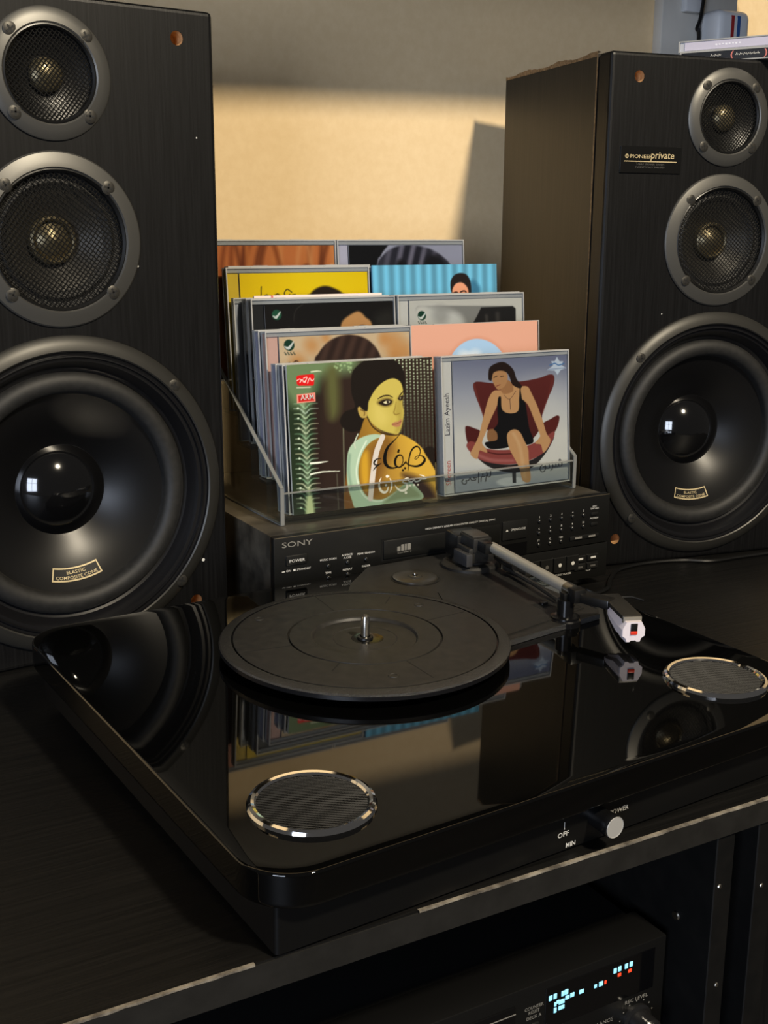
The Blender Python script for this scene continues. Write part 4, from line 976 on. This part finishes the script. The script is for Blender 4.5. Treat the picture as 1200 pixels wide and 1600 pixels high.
# arm rest, cueing lever
rs = MB().lathe([(11.5, 0), (11.5, 4), (10.5, 5), (10.5, 6.5), (9, 7), (6.2, 7.2), (6.0, 19), (0, 19)], (131, 0.5, PT), axis='z', seg=36).build('arm_rest', mat('rest_black', (12, 12, 13), .22), rp)
for q in (-5, 5): obox((134.5+q*.99, 1.5), dirA+PI/2, -1.4, 1.4, 6, PT+17, PT+28 if q > 0 else PT+24, .6).build('rest_clip', BLACK, rs)
lv = MB().tube([(168, 126, H(-33)), (161, 104, H(-31.5)), (159, 92, H(-31))], 3.2, 12).build('cue_lever', BLACK, rp)
MB().tube([(160, 96, H(-36)), (154, 60, H(-36)), (147, 26, H(-37))], 2.0, 8).build('lift_rail', DECKPLASTIC, rp)
obox((166, 112), dirA+.25, 0, 26, 9, H(-39), H(-33), .8).build('lever_body', DECKPLASTIC, rp)
# control knob and printing on the front of the base box
YB = -177.5
kx, kz = -1.5, H(-75.4)
kn = MB().lathe([(6.2, 0), (6.2, -9), (6.6, -10), (6.6, -13.5), (6.2, -14.6)], (kx, YB, kz), seg=40).build('volume_knob', mat('knob_black', (14, 14, 15), .25), rp)
MB().lathe([(6.3, -14.2), (6.0, -14.9), (5.6, -14.7), (0, -14.7)], (kx, YB, kz), seg=40).build('knob_face', mat('knob_steel', (205, 203, 198), .34, metal=.55), kn)
b = MB()
text(b, 'OFF', 3.0, -25.2, H(-81.0), YB-.08, 'CENTER', 1.1, .01); b.box(-24.8, -24.4, YB-.1, YB, H(-76.9), H(-72.4))
text(b, 'MIN', 2.9, -19.4, H(-88.4), YB-.08, 'CENTER', 1.0, .04); text(b, 'POWER', 3.0, 15.6, H(-78.0), YB-.08, 'CENTER', 1.0)
b.build('lettering', WHITEPRINT, rp)

# ------------------------------------------------------------------ cassette deck below
DX, DY = 71.0, -390.0
dk = thing('cassette_deck', 'black cassette deck with lit display in the bay under the record player', 'cassette deck', (DX-215, DY, -251+Z_DESK-Z_DESK-79+0.0), 0)
dk.location.z = (Z_DESK-235)*S
ZB = Z_DESK-235
dz = lambda z: z-ZB
dxx = lambda x: x-(DX-215)
ZTP = dz(-190.5)
MB().bevbox(-211, 211, 29, 250, 12, ZTP-2.2, 1.0, 2).build('case', BLACKMATT, dk)
MB().bevbox(-215, 215, 0, 30, 10, ZTP, 0.8, 2).build('front_panel', mat('deck_face', (10, 10, 10), .42, spec=.35), dk)
for q in (-180, 180):
    for yy in (30, 220): MB().lathe([(0, 0), (13, 0), (14, 2), (14, 12), (0, 12)], (q, yy, 0), axis='z', seg=20).build('foot', BLACK, dk)
dw = MB().bevbox(dxx(-22), dxx(62), -.4, .6, dz(-224), dz(-196), .3, 1).build('display_window', DARKGLASS, dk)
def seg_group(pts, m, w=1.7, h=2.6):
    for x, z, *wh in pts:
        ww, hh = wh if wh else (w, h)
        MB().bevbox(dxx(x)-ww/2, dxx(x)+ww/2, -.75, -.38, dz(z)-hh/2, dz(z)+hh/2, .35, 2).build('display_segment', m, dw)
seg_group([(-18.6, -203.2), (-15.2, -203.0), (-9.4, -203.2), (-6.8, -203.0), (-12.9, -207.6, 2.2, 2.2), (-10.2, -208.4, 4.4, 3.0), (-10.2, -212.3, 4.4, 2.6), (-14.8, -208.6, 1.6, 2.8), (-14.8, -212.6, 2.0, 3.4), (-6.0, -207.0, 3.0, 2.6), (-2.4, -206.6, 3.0, 2.8), (4.6, -206.8, 3.4, 2.6),
           (15.2, -207.0, 2.0, 2.4), (19.4, -206.8, 3.0, 3.2), (30.0, -201.6), (33.6, -201.4), (38.8, -201.4), (42.6, -201.2)], DISP, 2.4, 3.4)
seg_group([(22.8, -206.9, 1.4, 2.4), (33.6, -205.6, 2.6, 2.2), (41.8, -205.6, 2.6, 2.2)], DISPR)
b = MB()
text(b, 'COUNTER', 2.2, dxx(-30), dz(-206.2), -.1, 'CENTER', .95); text(b, 'RESET', 2.2, dxx(-30), dz(-209.2), -.1, 'CENTER'); text(b, 'DECK A', 2.2, dxx(-30), dz(-212.8), -.1, 'CENTER')
text(b, 'REC LEVEL', 2.6, dxx(49), dz(-229.2), -.1, 'CENTER', 1.1); text(b, 'BALANCE', 2.6, dxx(22), dz(-236.6), -.1, 'CENTER', 1.1)
for k in range(11):
    a_ = math.radians(215-25*k); b.lathe([(.5, -.12), (0, -.12)], (dxx(49.5)+13.4*math.cos(a_), 0, dz(-243)+13.4*math.sin(a_)), seg=8)
b.build('lettering', GREYPRINT, dk)
kb = MB().lathe([(11, 0), (11, -2), (8.6, -2.6), (8.4, -14), (7.4, -15.4), (0, -15.6)], (dxx(49.5), 0, dz(-243)), seg=40).build('level_knob', mat('deck_knob', (26, 26, 27), .22), dk)
MB().box(dxx(49.5)-.5, dxx(49.5)+.5, -15.9, -15.4, dz(-240), dz(-236)).build('knob_pointer', GREYPRINT, kb)
MB().bevbox(dxx(-31.5), dxx(-26.5), -1.4, .5, dz(-219.5), dz(-215.5), .6, 2).build('reset_button', BTN, dk)
cw = MB().bevbox(dxx(-150), dxx(-44), -1.2, .6, dz(-300), dz(-199.5), .8, 2).build('cassette_door', mat('door_glass', (10, 10, 11), .15), dk)
MB().box(dxx(-150), dxx(-44), -1.35, -1.1, dz(-204.5), dz(-203.9)).build('door_trim', GREYPRINT, cw)

# ------------------------------------------------------------------ small things
tag(MB().tube([tuple(q) for q in crom([(268, -66, -92.9), (298, -56, -92.9), (321, -34, -92.9), (347, -14, -92.9), (377, -8, -92.9), (403, -10, -92.9), (430, -18, -92.9), (453, -34, -92.9), (492, -37, -92.9), (550, -44, -92.9), (620, -62, -92.9)], 8, False)], 2.0, 8).build('power_cord', CABLE), 'thin black cord lying on the desk in front of the right loudspeaker', 'cord')
# pale board on the wall with a socket and charger, far right
tr = thing('wall_board', 'pale grey board fixed upright to the wall behind the right loudspeaker', 'board', (685, Y_WALL, 300))
MB().bevbox(-61, 61, -16, 0, -600, 224, 2.0, 2).build('panel', TRUNK, tr)
sk_ = thing('wall_socket', 'small white socket box at the top of the pale grey board', 'socket', (664, Y_WALL-16, 489))
MB().bevbox(-12, 14, -10, 0, 0, 34, 2, 2).build('socket_plate', WHITEPL, sk_)
wc = thing('wall_charger', 'white plug-in charger with a red and a blue stripe on the wall', 'charger', (708, Y_WALL-16, 425))
MB().bevbox(-27, 27, -36, 0, 0, 67, 10, 4).build('shell', WHITEPL, wc)
for q, m in ((-7, REDPL), (3, BLUEPL)): MB().box(q, q+5, -36.3, -35.5, 10, 60).build('stripe', m, wc)
tag(MB().tube([tuple(q) for q in crom([(680, 260, 545), (677, 262, 503), (673.4, 262, 481), (669, 262, 470), (673, 262, 462), (674, 264, 380)], 6, False)], 2.4, 8).build('wall_cable', CABLE), 'black cable hanging down the pale wall board', 'cable')
for k, (x_, y_, r_, m_, t_, lb) in enumerate(((447, 50, -60, SPBLK, TRAYDK, 'dark-spined CD case lying flat on the right loudspeaker, under another'), (448.4, 53.9, -62, SPLAV, TRAYLT, 'lavender-spined CD case lying on top of another on the right loudspeaker'))):
    c = thing('cd_case', lb, 'cd case', (x_, y_, Z_DESK+HT+0.5+10.5*k), math.radians(r_), 'CD cases lying on the right loudspeaker')
    b = MB(); b.box(0, 142, 0, 125, 0, 1.0); b.box(0, 142, 0, 125, 9.4, 10.4); b.box(0, 1.2, 0, 125, 1.0, 9.4); b.box(140.8, 142, 0, 125, 1.0, 9.4); b.build('case_rim', CASEEDGE, c)
    MB().box(1.4, 140.6, 1.2, 123, 1.2, 9.2).build('tray', t_, c)
    MB().box(6, 138, 0.6, 1.1, 1.4, 9.0).build('spine_insert', m_, c)
    b = MB()
    if k:
        for q in range(8): b.box(36+q*3.2, 37.8+q*3.2, 0.48, 0.58, 4.4+.3*(q % 3), 6.0)
        b.box(100, 108, .48, .58, 4.8, 5.6)
        b.build('spine_lettering', mat('print_pale', (226, 226, 236), .6), c)
    else:
        for x0_, n_ in ((30, 12), (54, 26)):
            b.tube([(x0_+.9*q, .52, 5.4+(1.5 if q % 2 else -.9)*(.6+.4*math.sin(q*1.7))) for q in range(n_)], .34, 5)
        text(b, 'LS', 5.0, 88, 3.6, .48, 'LEFT', 1.1, .05)
        b.build('spine_lettering', WHITEPRINT, c)
        b = MB(); text(b, '(', 6, 48.5, 3.2, .47, 'LEFT', 1.3, .1); text(b, ')', 6, 80.5, 3.2, .47, 'LEFT', 1.3, .1)
        b.build('spine_brackets', mat('print_rose', (196, 110, 100), .6), c)

# window the daylight comes through, behind the viewer on the left
wl = bpy.data.objects['window_daylight']
b = MB(); w2, h2, t_ = 475, 625, 34
for q in (-w2-t_, -16, w2): b.box(q, q+(32 if q == -16 else t_), -h2-t_, h2+t_, -46, -8)
for q in (-h2-t_, 150, h2): b.box(-w2, w2, q, q+(26 if q == 150 else t_), -46, -8)
win = struct(b.build('window_1', WHITEPL)); win.matrix_world = Matrix.LocRotScale(wl.location, wl.rotation_euler, None)
